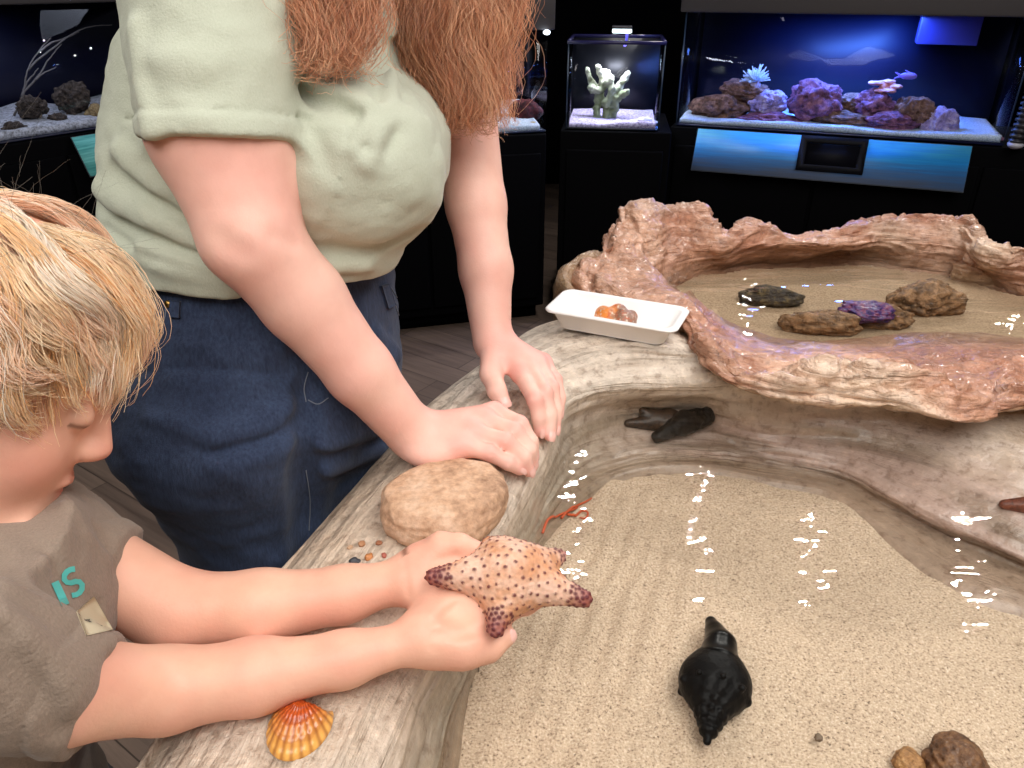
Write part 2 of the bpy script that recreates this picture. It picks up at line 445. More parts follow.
pool = empty('touch_pool', (0.1, 0.9, 0), label='sculpted rock touch pool with pale rim, sandy bottom and a raised tan basin behind', cat='touch pool')
ZS, ZW = .63, .70          # sand and water of the near pool
def st(O, K, T, M2, M1, C, S):
    o, k, t, m2, m1, c, s = [PZ(*q) if len(q) == 3 and q[0] > 5 else np.array(q) for q in (O, K, T, M2, M1, C, S)]
    ax = unit((t - o) * [1, 1, 0])
    return [np.array([*(o + ax * .05)[:2], 0]), np.array([*(o + ax * .03)[:2], .45]), np.array([*(o + ax * .004)[:2], .70]), o, o * .55 + k * .45 + [0, 0, .012], k, k * .45 + t * .55 + [0, 0, .008], t, m2, m1, c, s, s + np.array([ax[0] * .03, ax[1] * .03, -.05])]
def st_world(p, n, w=1.0):
    p, n = np.array([*p, 0.]), np.array([*unit(n), 0.])
    z = lambda a, h: p + n * a * w + [0, 0, h]
    return st(*[tuple(z(a, h)) for a, h in ((-.09, .735), (-.01, .772), (.07, .75), (.085, .70), (.105, .665), (.12, .64), (.135, ZS))])
Zo, Zk = .738, .772
def inner(T, dz=.02):   # stations whose far side lies under the raised basin
    t = PZ(*T); return tuple(t + [0, .11, -.035]), tuple(t + [0, .06, -.005])
lower = [
 st((62, 880, .71), (190, 890, .748), (322, 900, .732), (350, 900, .708), (385, 900, .67), (400, 900, .64), (412, 900, ZS)),
 st((138, 780, .712), (255, 785, .748), (370, 790, .732), (398, 790, .708), (425, 790, .67), (437, 790, .64), (447, 790, ZS)),
 st((212, 660, .714), (310, 680, .749), (412, 690, .733), (432, 690, .708), (452, 690, .67), (461, 690, .64), (468, 690, ZS)),
 st((284, 572, .720), (375, 590, .754), (465, 600, .738), (482, 600, .712), (494, 605, .67), (501, 608, .64), (506, 612, ZS)),
 st((360, 482, .732), (440, 490, .766), (522, 490, .748), (533, 505, .718), (538, 522, .67), (541, 536, .64), (543, 545, ZS)),
 st((430, 404, Zo), (490, 412, Zk), (548, 428, .75), (556, 452, .71), (561, 480, .665), (564, 500, .64), (567, 513, ZS)),
 st((490, 360, Zo), (535, 368, Zk), (576, 398, .748), (583, 425, .695), (592, 455, .655), (597, 474, .638), (603, 486, ZS)),
 st((548, 324, .74), (600, 344, .778), (632, 387, .742), (640, 412, .672), (645, 443, .645), (648, 460, .636), (651, 471, ZS)),
 st((640, 318, .74), (670, 345, .782), (700, 386, .738), (703, 414, .668), (701, 444, .645), (700, 460, .636), (700, 471, ZS)),
]
for T, M2, M1, C, S in (
 ((762, 379, .746), (762, 425, .68), (760, 452, .648), (759, 468, .636), (758, 482, ZS)),
 ((846, 385, .746), (842, 433, .685), (848, 470, .652), (842, 481, .634), (832, 498, ZS)),
 ((925, 391, .746), (912, 445, .692), (899, 496, .655), (891, 508, .632), (878, 532, ZS)),
 ((985, 395, .746), (977, 470, .692), (972, 532, .655), (963, 545, .630), (948, 584, ZS)),
 ((1060, 387, .746), (1052, 500, .692), (1040, 560, .655), (1031, 574, .630), (1024, 612, ZS)),
 ((1210, 397, .746), (1180, 540, .692), (1150, 612, .655), (1140, 628, .630), (1125, 662, ZS))):
    o, k = inner(T); lower.append(st(o, k, T, M2, M1, C, S))
lower += [st_world(p, n) for p, n in (((1.02, .52), (-1, -.1)), ((.98, .26), (-.9, .4)), ((.72, .06), (-.3, 1)), ((.35, .0), (0, 1)), ((.05, .03), (.4, .9)))]
nu, nv = 620, 150
LY, lus = loft(lower, nu, nv, True)
Nn = grid_normals(LY, True)
v = np.linspace(0, 12, nv)[None, :]
us = lus[:, None]
strk = fbm(S3(us * 7, v * 6.5 + fbm(S3(us * 5, v * 1.3, 3.0), 2) * 1.2, 0.0), 4)
lump = fbm(LY * 9, 4)
topw = np.exp(-((v - 5.2) / 1.9) ** 2); wallw = np.clip((v - 6.8) / 1.2, 0, 1) * np.clip((10.3 - v) / .8, 0, 1)
ridge = np.abs(strk)
amp = (.004 * ridge + .004 * lump + .0012 * fbm(LY * 60, 3)) * topw + (.0035 * strk + .007 * lump) * wallw + .012 * lump * np.clip((3 - v) / 2, 0, 1)
sgn = np.sign((Nn[:, 60:80, 2]).mean())
LV = LY + Nn * (sgn * amp)[..., None]

def lerp3(a, b, t): return np.asarray(a) * (1 - t[..., None]) + np.asarray(b) * t[..., None]
t_in = np.broadcast_to(np.clip((v - 7.3) / 1.0, 0, 1), (nu, nv))
rimc = lerp3(srgb(222, 208, 192), srgb(196, 172, 148), np.clip(.25 + .8 * fbm(LY * 6 + 5, 3), 0, 1) * .8)
gx = np.clip((LY[..., 0] - .05) / .25, 0, 1)
wallc = lerp3(srgb(166, 154, 138), srgb(190, 166, 156), gx)
wallc = lerp3(wallc, srgb(120, 104, 82), np.clip(fbm(S3(us * 5, v * 2.2, 9.0), 3) * 1.2, 0, 1) * .6)
lowc = np.broadcast_to(np.clip((v - 9.2) / .6, 0, 1), (nu, nv))
wallc = lerp3(wallc, srgb(148, 128, 108), lowc * .8)
LC = lerp3(rimc, wallc, t_in)
UVL = np.stack([np.broadcast_to(us, (nu, nv)), np.broadcast_to(v / 12, (nu, nv))], -1)
cut = int(round(7.2 / 12 * (nv - 1)))
def sub(Y, a, b): return np.ascontiguousarray(Y[:, a:b]).reshape(-1, Y.shape[-1])
FL = lambda n: grid_faces(nu, n, cu=True)
rim = obj('rock_rim', sub(LV, 0, cut + 1), FL(cut + 1), M_RIM, pool, col=sub(LC, 0, cut + 1), uv=sub(UVL, 0, cut + 1))
basin = obj('basin_wall', sub(LV, cut, nv), FL(nv - cut), M_BASIN, pool, col=sub(LC, cut, nv), uv=sub(UVL, cut, nv), label='wet grey-brown rock wall sloping down to the sand')
for o in (rim, basin):
    bm = bmesh.new(); bm.from_mesh(o.data); bm.normal_update(); bm.free()

# ---- raised basin behind
ZS2, ZW2 = .715, .742
def up(o, m, i, f, outer=None, front=False):
    o, m, i, f = PZ(*o), PZ(*m), PZ(*i), PZ(*f)
    ax = unit((i - o) * [1, 1, 0])
    if front: r0 = o + ax * .14; r0[2] = .70; r1 = o + ax * .055; r1[2] = o[2] - .024; r2 = o + ax * .008; r2[2] = o[2] - .012
    else: r0 = o + ax * .0; r0[2] = 0; r1 = o - ax * .022; r1[2] = o[2] - .048; r2 = o + ax * .020; r2[2] = o[2] - .022
    f2 = f + unit((f - i) * [1, 1, 0] + 1e-6) * .03; f2[2] = ZS2 - .05
    return [r0, r1, r2, o, o * .6 + m * .4 + [0, 0, .006], m, m * .5 + i * .5 + [0, 0, .004], i, i * .5 + f * .5, f, f2]
ups = [
 up((666, 322, .782), (672, 309, .797), (684, 299, .787), (690, 291, .705), front=True),
 up((697, 352, .780), (704, 338, .795), (713, 323, .786), (716, 314, .705), front=True),
 up((742, 388, .778), (752, 368, .794), (762, 347, .785), (765, 338, .705), front=True),
 up((800, 397, .778), (804, 373, .794), (807, 351, .785), (807, 342, .705), front=True),
 up((860, 400, .778), (862, 372, .797), (863, 347, .785), (863, 338, .705), front=True),
 up((912, 405, .776), (914, 375, .794), (915, 346, .785), (915, 337, .705), front=True),
 up((962, 417, .774), (964, 382, .794), (965, 347, .785), (965, 338, .705), front=True),
 up((1012, 410, .774), (1016, 380, .796), (1020, 351, .785), (1020, 342, .705), front=True),
 up((1090, 398, .774), (1090, 378, .796), (1090, 355, .785), (1088, 346, .705), front=True),
 up((1230, 380, .774), (1215, 360, .80), (1195, 342, .785), (1185, 334, .705), front=True),
]
def upb(m, i, f, w=.10):   # the far side: its outer face is hidden behind the crest
    mw = PZ(*m); iw = PZ(*i); fw = PZ(*f); ax = unit((mw - iw) * [1, 1, 0] + 1e-6)
    o = mw + ax * w; o[2] = mw[2] - .05
    tup = lambda q: q
    r0 = o.copy(); r0[2] = 0; r1 = o + ax * .02; r1[2] = o[2] - .2; r2 = o + ax * .01; r2[2] = o[2] - .04
    f2 = f_ = fw + unit((fw - iw) * [1, 1, 0] + 1e-6) * .0; f2 = fw - ax * .03; f2[2] = ZS2 - .05
    return [r0, r1, r2, o, o * .5 + mw * .5 + [0, 0, .012], mw, mw * .5 + iw * .5 + [0, 0, .008], iw, iw * .5 + fw * .5, fw, f2]
ups += [
 upb((1290, 300, .80), (1230, 316, .775), (1210, 330, .705)),
 upb((1230, 262, .80), (1180, 285, .772), (1170, 312, .705)),
 upb((1110, 250, .80), (1095, 268, .772), (1090, 304, .705)),
 upb((1024, 248, .80), (1020, 264, .770), (1018, 297, .705)),
 upb((990, 246, .792), (988, 262, .770), (985, 285, .705)),
 upb((966, 217, .815), (960, 246, .770), (956, 277, .705)),
 upb((905, 213, .815), (903, 242, .770), (902, 270, .705)),
 upb((870, 219, .805), (868, 243, .770), (868, 265, .705)),
 upb((825, 229, .79), (825, 246, .770), (828, 262, .705)),
 upb((798, 232, .787), (796, 246, .770), (796, 263, .705)),
 upb((768, 222, .803), (765, 246, .770), (764, 265, .705)),
 upb((740, 224, .800), (740, 246, .770), (742, 267, .705)),
 upb((723, 234, .785), (722, 249, .770), (726, 270, .705)),
 upb((708, 208, .825), (708, 246, .772), (714, 273, .705)),
 upb((672, 203, .830), (680, 247, .772), (694, 281, .705)),
 upb((640, 209, .835), (658, 260, .775), (678, 288, .705)),
 up((592, 262, .79), (622, 232, .815), (652, 264, .785), (678, 290, .705)),
 up((570, 278, .775), (606, 252, .812), (652, 272, .790), (680, 292, .705)),
 up((592, 306, .782), (625, 290, .808), (662, 287, .790), (684, 293, .705)),
 up((636, 316, .782), (652, 303, .803), (674, 295, .788), (687, 293, .705), front=True),
]
nu2, nv2 = 760, 140
UY, uus = loft(ups, nu2, nv2, True); UN = grid_normals(UY, True)
sg = np.sign(UN[:, 58:70, 2].mean()); v2 = np.linspace(0, 10, nv2)[None, :]; u2 = uus[:, None]
lump = fbm(UY * [7, 7, 14] + 3, 4); mid = np.exp(-((v2 - 4.6) / 2.6) ** 2)
ff = UY[..., 2] * 46 + fbm(UY * 7, 3) * 1.5 + fbm(UY * [3, 3, 3] + 9, 2) * 1.5
saw = ff - np.floor(ff); strata = np.minimum(saw / .75, (1 - saw) / .25) - .5
crack = -np.exp(-(fbm(UY * [5, 5, 19] + 31, 3) / .07) ** 2) - .5 * np.exp(-(fbm(UY * [13, 13, 6] + 51, 3) / .05) ** 2)
rdg = -np.abs(fbm(UY * [12, 12, 26] + 13, 3))
blocky = np.tanh(fbm(UY * [5.5, 5.5, 7] + 71, 3) * 5) * .5
amp2 = (-.005 + .010 * lump + .012 * strata * (.4 + .6 * np.clip(np.abs(v2 - 5.0) - .6, 0, 1)) + .012 * blocky + .010 * crack + .009 * rdg + .003 * fbm(UY * 50, 3)) * mid + .01 * lump * (1 - mid)
UV_ = UY + UN * (sg * amp2)[..., None] 
# overlapping flakes of rock with crisp edges, the two largest lying on the front rim
def flake(V_, Y, N_, c, lu, lv, tu, h, seed, edge=.07, mask=1.0):
    q = Y - c; a_ = q @ tu; r_ = np.linalg.norm(q - a_[..., None] * tu, axis=-1)
    m0 = (np.abs(a_) < lu * 1.6) & (r_ < lv * 1.8)
    if not m0.any(): return
    er = np.sqrt((a_[m0] / lu) ** 2 + (r_[m0] / lv) ** 2) + .28 * fbm(Y[m0] * 16 + seed, 3)
    V_[m0] += N_[m0] * (h * np.clip((1.0 - er) / edge, 0, 1) * (np.broadcast_to(mask, m0.shape)[m0]))[:, None]
gf = np.random.default_rng(77); NS = UN * sg; topm = np.exp(-((v2 - 4.6) / 2.7) ** 4)
for k in range(62):
    i, j = gf.integers(0, nu2), int(np.clip(gf.normal(4.4, 1.5), 2.2, 7.4) / 10 * nv2)
    flake(UV_, UY, NS, UY[i, j], gf.uniform(.05, .13), gf.uniform(.016, .036), unit((UY[(i + 4) % nu2, j] - UY[i - 4, j])), gf.uniform(.003, .0075), k * 3.1, .07, topm)
ii = lambda p: np.unravel_index(np.argmin(np.linalg.norm(UY - p, axis=2)), UY.shape[:2])
for c_, lu_, lv_ in ((PZ(900, 371, .795), .088, .036), (PZ(1060, 378, .795), .085, .04), (PZ(790, 372, .795), .05, .028)):
    i, j = ii(c_); flake(UV_, UY, NS, UY[i, j], lu_, lv_, unit(UY[(i + 4) % nu2, j] - UY[i - 4, j]), .009, 3 + lu_ * 90, .06)
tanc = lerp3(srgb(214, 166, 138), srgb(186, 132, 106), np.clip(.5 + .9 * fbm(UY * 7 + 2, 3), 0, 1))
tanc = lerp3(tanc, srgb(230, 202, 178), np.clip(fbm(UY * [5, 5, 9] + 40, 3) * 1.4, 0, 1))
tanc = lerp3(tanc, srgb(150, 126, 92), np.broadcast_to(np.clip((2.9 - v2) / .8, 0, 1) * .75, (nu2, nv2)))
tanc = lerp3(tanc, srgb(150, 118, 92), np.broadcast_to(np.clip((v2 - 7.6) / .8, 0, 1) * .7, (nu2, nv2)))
UVU = np.stack([np.broadcast_to(u2, (nu2, nv2)), np.broadcast_to(v2 / 10, (nu2, nv2))], -1)
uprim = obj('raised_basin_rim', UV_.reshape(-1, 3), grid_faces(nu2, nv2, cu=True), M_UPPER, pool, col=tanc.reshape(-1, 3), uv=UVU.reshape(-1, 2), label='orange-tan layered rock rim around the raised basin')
pool_parts = [rim, basin, uprim]

# ---- sand and water
def inside(P, poly):
    x, y = P[..., 0], P[..., 1]; r = np.zeros(x.shape, bool); n = len(poly)
    for i in range(n):
        (x0, y0), (x1, y1) = poly[i], poly[(i + 1) % n]
        c = (y0 > y) != (y1 > y); r ^= c & (x < (x1 - x0) * (y - y0) / (y1 - y0 + 1e-12) + x0)
    return r
def sheet(poly, step, zf):
    lo, hi = poly.min(0), poly.max(0); nx, ny = np.ceil((hi - lo) / step).astype(int) + 2
    G = np.stack(np.meshgrid(lo[0] + np.arange(nx) * step - step / 2, lo[1] + np.arange(ny) * step - step / 2, indexing='ij'), -1)
    m = inside(G, poly); F = grid_faces(nx, ny); F = F[m.reshape(-1)[F].all(1)]
    V = np.concatenate([G, zf(G)[..., None]], -1).reshape(-1, 3)
    used = np.unique(F); mp = np.zeros(len(V), int); mp[used] = np.arange(len(used)); return V[used], mp[F]
row = lambda Y, r, R_: Y[:, int(round(r / R_ * (Y.shape[1] - 1))), :2]
m = NT('pool_sand'); ob = m.coord('Object')
g1 = m.noise(420, 2, .6, ob); g2 = m.noise(150, 3, .7, ob); g3 = m.noise(7, 4, .6, ob); g4 = m.noise(260, 2, .5, ob)
c = m.ramp(g1, (.30, srgb(132, 112, 94)), (.42, srgb(190, 168, 146)), (.58, srgb(204, 183, 160)), (.74, srgb(228, 212, 194)))
c = m.mix(.5, c, m.ramp(g2, (.28, (.45, .38, .32)), (.45, (1, 1, 1)), (.7, (1.1, 1.08, 1.05))), 'MULTIPLY')
c = m.mix(.4, c, m.ramp(g3, (.3, (.85, .84, .82)), (.6, (1.05, 1.04, 1.02))), 'MULTIPLY')
c = m.mix(m.math('MULTIPLY', m.math('LESS_THAN', g4, .30), .7), c, srgb(70, 50, 38))
m.bsdf(c, .85, m.bump(m.math('ADD', g1, m.math('MULTIPLY', g2, .6)), .5, .003), Specular_IOR_Level=.2)
M_SAND = m.m
poly = row(LV, 10.0, 12)
def sz(G):
    P = np.concatenate([G, 0 * G[..., :1]], -1)
    s = fbm(P * 9, 3) * .005 + fbm(P * 30, 3) * .0016
    d = G[..., 0] * .93 - G[..., 1] * .36
    w = np.exp(-((G[..., 0] - .10) / .13) ** 2) * np.exp(-((G[..., 1] - .66) / .25) ** 2)
    return ZS - .004 + s + .003 * w * np.sin(d * 2 * np.pi / .028 + 2 * fbm(P * 8, 2))
V, F = sheet(poly, .006, sz)
sand = tag(obj('pool_sand', V, F, M_SAND), 'pale speckled sand covering the bottom of the near pool', 'sand', kind='stuff')
poly2 = row(UV_, 8.2, 10)
V, F = sheet(poly2, .008, lambda G: ZS2 - .006 + fbm(np.concatenate([G, 0 * G[..., :1]], -1) * 8, 3) * .004)
m = NT('basin_sand'); ob = m.coord('Object'); g1 = m.noise(300, 2, .6, ob); g3 = m.noise(10, 4, .6, ob)
c = m.ramp(g1, (.3, srgb(138, 116, 94)), (.5, srgb(164, 142, 116)), (.7, srgb(182, 160, 134)))
c = m.mix(.6, c, m.ramp(g3, (.3, (.75, .74, .7)), (.6, (1.05, 1.04, 1.02))), 'MULTIPLY')
m.bsdf(c, .8, Specular_IOR_Level=.2)
sand2 = tag(obj('basin_sand', V, F, m.m), 'brownish sand on the floor of the raised basin', 'sand', kind='stuff')
def rip(scale, st_, aniso):
    def f(m):
        ob = m.coord('Object', (aniso, 1, 1)); a = m.noise(scale, 2, .5, ob); b = m.noise(scale * 2.7, 1, .5, ob)
        return m.bump(m.math('ADD', a, m.math('MULTIPLY', b, .25)), st_, .02)
    return f
M_WATER = glassy('pool_water', (.97, .97, .95), 1.33, rip(26, .20, .25))
poly3 = row(LV, 7.9, 12)
V, F = sheet(poly3, .02, lambda G: ZW + 0 * G[..., 0])
water = tag(obj('pool_water', V, F, M_WATER), 'clear rippling water filling the near pool', 'water', kind='stuff')
M_WATER2 = glassy('basin_water', (.97, .96, .94), 1.33, rip(22, .2, .35))
poly4 = row(UV_, 8.0, 10)
V, F = sheet(poly4, .02, lambda G: ZW2 + 0 * G[..., 0])
water2 = tag(obj('basin_water', V, F, M_WATER2), 'shallow still water in the raised basin', 'water', kind='stuff')
# ================================================================ skin and cloth
def skin_mat(name, rough=.48, sss=.07):
    m = NT(name); ob = m.coord('Object'); n1 = m.noise(60, 4, .6, ob); n2 = m.noise(420, 3, .6, ob); n3 = m.noise(14, 3, .5, ob)
    c = m.mix(.35, m.attr(), m.ramp(n3, (.3, (.92, .84, .82)), (.7, (1.06, 1.06, 1.05))), 'MULTIPLY')
    c = m.mix(.25, c, m.ramp(n1, (.3, (.9, .8, .78)), (.6, (1.05, 1.05, 1.05))), 'MULTIPLY')
    m.bsdf(c, rough, m.bump(m.math('ADD', n2, m.math('MULTIPLY', n1, .6)), .12, .002), Subsurface_Weight=sss, Subsurface_Radius=(.8, .3, .2), Subsurface_Scale=.012, Specular_IOR_Level=.4)
    return m.m
M_SKIN = skin_mat('adult_skin'); M_SKIN2 = skin_mat('child_skin')
def cloth(name, c1, c2, scale=900, heath=.35, rough=.9, bump=.25):
    m = NT(name); ob = m.coord('Object'); a = m.noise(scale, 3, .7, m.coord('Object', (1, 1, .35))); b = m.noise(30, 4, .6, ob)
    w = m.noise(scale * .5, 2, .6, ob)
    c = m.mix(m.math('MULTIPLY', m.math('ADD', a, m.math('MULTIPLY', b, .3)), .8), c1, c2)
    m.bsdf(c, rough, m.bump(m.math('ADD', w, m.math('MULTIPLY', b, .8)), bump, .003), Sheen_Weight=.15, Specular_IOR_Level=.15)
    return m.m
M_SAGE = cloth('sage_jersey', srgb(166, 171, 148), srgb(199, 202, 186))
m = NT('blue_denim'); ob = m.coord('Object'); tw = m.noise(340, 3, .7, m.coord('Object', (1, 1, .22))); b = m.noise(16, 4, .6, m.coord('Object', (1, 1, .5))); w2 = m.noise(1300, 2, .6, ob)
c = m.mix(tw, srgb(22, 28, 44), srgb(70, 85, 116)); c = m.mix(.75, c, m.ramp(b, (.3, (.55, .56, .62)), (.52, (1, 1, 1)), (.75, (1.5, 1.48, 1.4))), 'MULTIPLY')
m.bsdf(c, .85, m.bump(m.math('ADD', tw, w2), .35, .002), Sheen_Weight=.1, Specular_IOR_Level=.2); M_DENIM = m.m
M_THREAD = flat('grey_stitching', srgb(120, 128, 140), .8)
M_BRASS = flat('brass', srgb(190, 150, 80), .3, Metallic=1.0)
M_SHOE = flat('dark_shoe', (.02, .02, .025), .6)
def seg_d(P, a, b):
    ba = b - a; t = np.clip(((P - a) @ ba) / (ba @ ba), 0, 1); return np.linalg.norm(P - a - t[..., None] * ba, axis=-1)
class Fold:
    """a ridge (amp>0) or crease (amp<0) running along a line over the cloth"""
    def __init__(s, pts, w, amp): s.p = [np.asarray(p) for p in pts]; s.w, s.a = w, amp; s.c = np.mean(s.p, 0); s.r = max(np.linalg.norm(q - s.c) for q in s.p) + 3 * w
    def __call__(s, P):
        if np.linalg.norm(P.reshape(-1, 3).mean(0) - s.c) > s.r + .1: return 0.0
        d = np.min([seg_d(P, s.p[i], s.p[i + 1]) for i in range(len(s.p) - 1)], 0)
        return s.a * np.exp(-(d / s.w) ** 2)
def hand(wrist, wr, fingers, thumb, palm_k=.018, mc_r=(.0125, .0105), extra=()):
    """fingers: list of (joints, radii) MCP..tip; metacarpals grow out of the wrist; thumb: (joints, radii)"""
    F = U(.0012, *[chain(j, r, .004) for j, r in fingers])
    MC = U(palm_k, *[rc(wrist + (j[0] - wrist) * .12, j[0], mc_r[0], max(mc_r[1], r[0])) for j, r in fingers], *extra)
    T = chain(*thumb, .006) if thumb else None
    h = U(.010, MC, F); return U(.012, h, T) if T else h
# ================================================================ the woman
wr_R = PZ(410, 431, .806); wr_L = PZ(492, 341, .826)
sh_R = PD(208, -48, .70); sh_L = PD(440, -30, .99)
el_R = PD(249, 236, .70); el_L = PD(476, 205, 1.0)
Lx = unit((sh_L - sh_R) * [1, 1, 0]); Fx = np.array([Lx[1], -Lx[0], 0])
def sec(px, py, d, a, b): return (PD(px, py, d), a, b)
TOR = [sec(252, 400, .91, .190, .160), sec(264, 330, .90, .172, .140), sec(268, 285, .89, .160, .134), sec(268, 230, .885, .172, .145), sec(264, 165, .87, .176, .132), sec(272, 80, .86, .182, .122), sec(290, 10, .86, .176, .105), sec(318, -45, .85, .095, .075), sec(326, -80, .845, .062, .062)]
neck0, head_c = PD(330, -70, .84), PD(352, -190, .80)
fd = unit(Fx + np.array([0, 0, -.45])); hu = unit(np.array([0, 0, 1]) - fd * fd[2] + 0); hs = np.cross(fd, hu); HM = np.stack([fd, hs, hu])
def hp(f, s, u): return head_c + fd * f + hs * s + hu * u
head = U(.02, ell(hp(-.012, 0, .03), (.098, .077, .092), HM), ell(hp(.03, 0, -.045), (.062, .058, .07), HM), ell(hp(.066, 0, -.098), (.022, .026, .018), HM),
         U(.012, rc(hp(.088, 0, .01), hp(.112, 0, -.03), .008, .012), *[ell(hp(.092, s * .014, -.036), (.012, .009, .008), HM) for s in (-1, 1)]),
         *[ell(hp(.058, s * .04, -.03), (.03, .024, .024), HM) for s in (-1, 1)], ell(hp(.09, 0, -.062), (.011, .022, .006), HM), ell(hp(.086, 0, -.073), (.012, .018, .007), HM),
         *[ell(hp(-.012, s * .078, -.015), (.02, .008, .032), HM) for s in (-1, 1)])
head = D(.01, head, *[ell(hp(.09, s * .033, .008), (.014, .018, .010), HM) for s in (-1, 1)])
head = U(.003, head, *[ell(hp(.075, s * .033, .006), (.0125, .0135, .012), HM) for s in (-1, 1)])
f9 = lambda a, b, c, d: [a, b, c, d]
def J(*q): return [PZ(*t) for t in q]
RF = [(J((494, 412, .803), (520, 424, .799), (531, 442, .782), (533, 456, .766)), (.0105, .0095, .0085, .0072)),
      (J((483, 420, .806), (514, 431, .801), (529, 450, .782), (532, 464, .763)), (.0110, .0098, .0088, .0074)),
      (J((471, 432, .805), (505, 441, .800), (523, 458, .781), (529, 471, .764)), (.0108, .0096, .0086, .0072)),
      (J((460, 445, .800), (489, 453, .794), (508, 463, .782), (520, 470, .770)), (.0102, .0088, .0078, .0066))]
handR = hand(wr_R, .03, RF, (J((432, 424, .790), (455, 420, .782), (474, 424, .778), (486, 428, .778)), (.014, .0115, .0100, .0085)), extra=(ell(PZ(432, 452, .792), (.03, .022, .016)),))
LF = [(J((521, 374, .806), (535, 400, .802), (539, 418, .783), (540, 432, .768)), (.0108, .0095, .0085, .0072)),
      (J((530, 367, .808), (545, 393, .803), (550, 416, .781), (550, 436, .763)), (.0108, .0095, .0085, .0072)),
      (J((538, 364, .806), (552, 387, .801), (556, 410, .780), (555, 430, .763)), (.0102, .009, .0082, .007)),
      (J((543, 362, .800), (556, 380, .796), (560, 398, .782), (559, 414, .770)), (.0095, .0082, .0074, .0064))]
handL = hand(wr_L, .03, LF, (J((493, 360, .815), (491, 374, .805), (497, 391, .795), (504, 403, .785)), (.0165, .0135, .0115, .009)))
upR, mdR, fmR = PD(222, 130, .69), PD(303, 300, .745), PD(360, 372, .785)
armR = U(.012, rc(sh_R, upR, .066, .0640), rc(upR, el_R, .0640, .0435), rc(el_R, mdR, .0435, .0402), rc(mdR, fmR, .0405, .0335), rc(fmR, wr_R, .0335, .0275))
armL = U(.012, rc(sh_L, el_L, .054, .0385), rc(el_L, PD(486, 270, .995), .0375, .0335), rc(PD(486, 270, .995), wr_L, .0335, .0245))
hipR, hipL = PD(234, 440, .87), PD(330, 440, 1.0)
ankR = np.array([hipR[0] + .015, hipR[1] + .05, .09]); ankL = np.array([hipL[0] - .04, hipL[1] + .02, .09])
knR = (hipR + ankR) / 2 + Fx * .03; knL = (hipL + ankL) / 2 + Fx * .03
legs = U(.03, *[U(.03, rc(h + [0, 0, .02], k, .082, .060), rc(k, a, .064, .042), rc(a - [0, 0, .03], a + Fx * .13 - [0, 0, .055], .038, .024)) for h, k, a in ((hipR, knR, ankR), (hipL, knL, ankL))])
bustR, bustL = PD(356, 170, .775), PD(378, 150, .885)
trunk_n = U(.05, eloft(TOR, Lx, Fx, -.02), ell(bustR, (.078, .078, .075)), ell(bustL, (.078, .078, .075)))
body_n = U(.02, U(.03, U(.04, U(.045, trunk_n, legs), rc(neck0, head_c - hu * .05 - fd * .02, .056, .052)), U(.015, armR, handR), U(.015, armL, handL)), head)
dimple = [Fold([trace(body_n, 226, 244), trace(body_n, 240, 252)], .012, -.004), Fold([trace(body_n, 276, 236), trace(body_n, 294, 243)], .008, -.003)]
V, F = sdf_mesh(Disp(body_n, lambda P: sum(f(P) for f in dimple)), .0028, 2)
def tone(V, base, red, spots, n=18):
    t = np.clip(.5 + .5 * fbm(V * n, 3), 0, 1) * .35
    c = np.broadcast_to(base, (len(V), 3)).copy()
    for p, r, w in spots: t = np.maximum(t, w * np.exp(-(np.linalg.norm(V - p, axis=1) / r) ** 2))
    return c * (1 - t[:, None]) + np.asarray(red) * t[:, None]
W_SKIN, W_RED = srgb(242, 200, 182), srgb(232, 146, 138)
spots = [(j[0], .022, .75) for j, r in RF + LF] + [(j[1], .012, .85) for j, r in RF + LF] + [(j[3], .011, .8) for j, r in RF + LF] + [((wr_R + RF[1][0][0]) / 2, .05, .45), ((wr_L + LF[1][0][0]) / 2, .05, .6), (el_R, .06, .3), (PD(230, 150, .64), .08, .35), (hp(.09, 0, -.067), .018, .9)]
woman = empty('person', (*((hipR + hipL) / 2)[:2], 0), label='adult in sage green t-shirt and jeans leaning both hands on the rock rim', cat='person')
body = obj('body', V, F, M_SKIN, woman, col=tone(V, W_SKIN, W_RED, spots))
body_bvh = bvh_of(body)
# nails
def nail(j, up, w, parent, mat):
    """a thin curved plate on the back of a fingertip"""
    d = unit(j[-1] - j[-2]); n = unit(up - d * (up @ d)); s = np.cross(d, n)
    a = np.linspace(-1.05, 1.05, 9); t = np.linspace(-.55, 1.0, 7); A, T_ = np.meshgrid(a, t, indexing='ij')
    sh = np.sqrt(np.clip(1 - np.clip(T_ - .45, 0, 1)**2 * 2.2, .1, 1))
    P = j[-1] + d * (T_[..., None] * w * 1.05) + (np.sin(A * sh) * w)[..., None] * s + (np.cos(A * sh) * w + w * .06)[..., None] * n - n * (np.clip(T_, 0, 1)[..., None] ** 2 * w * .38)
    n_ = P.shape[0]; V = np.concatenate([P.reshape(-1, 3), (P - n * .0008).reshape(-1, 3)]); f = grid_faces(9, 7); F = np.concatenate([f, f[:, ::-1] + 63])
    return obj('fingernail', V, F, mat, parent, label='pale pink fingernail')
M_NAIL = flat('fingernail', srgb(240, 190, 178), .25)
for j, r in RF + LF: nail(j, np.array([.15, -.25, 1.0]) + unit(j[-1] - wr_R) * .6, r[3] * .98, woman, M_NAIL)
nail(J((493, 360, .815), (491, 374, .805), (497, 391, .795), (504, 403, .785)), np.array([-.1, -.5, 1.]), .0088, woman, M_NAIL)
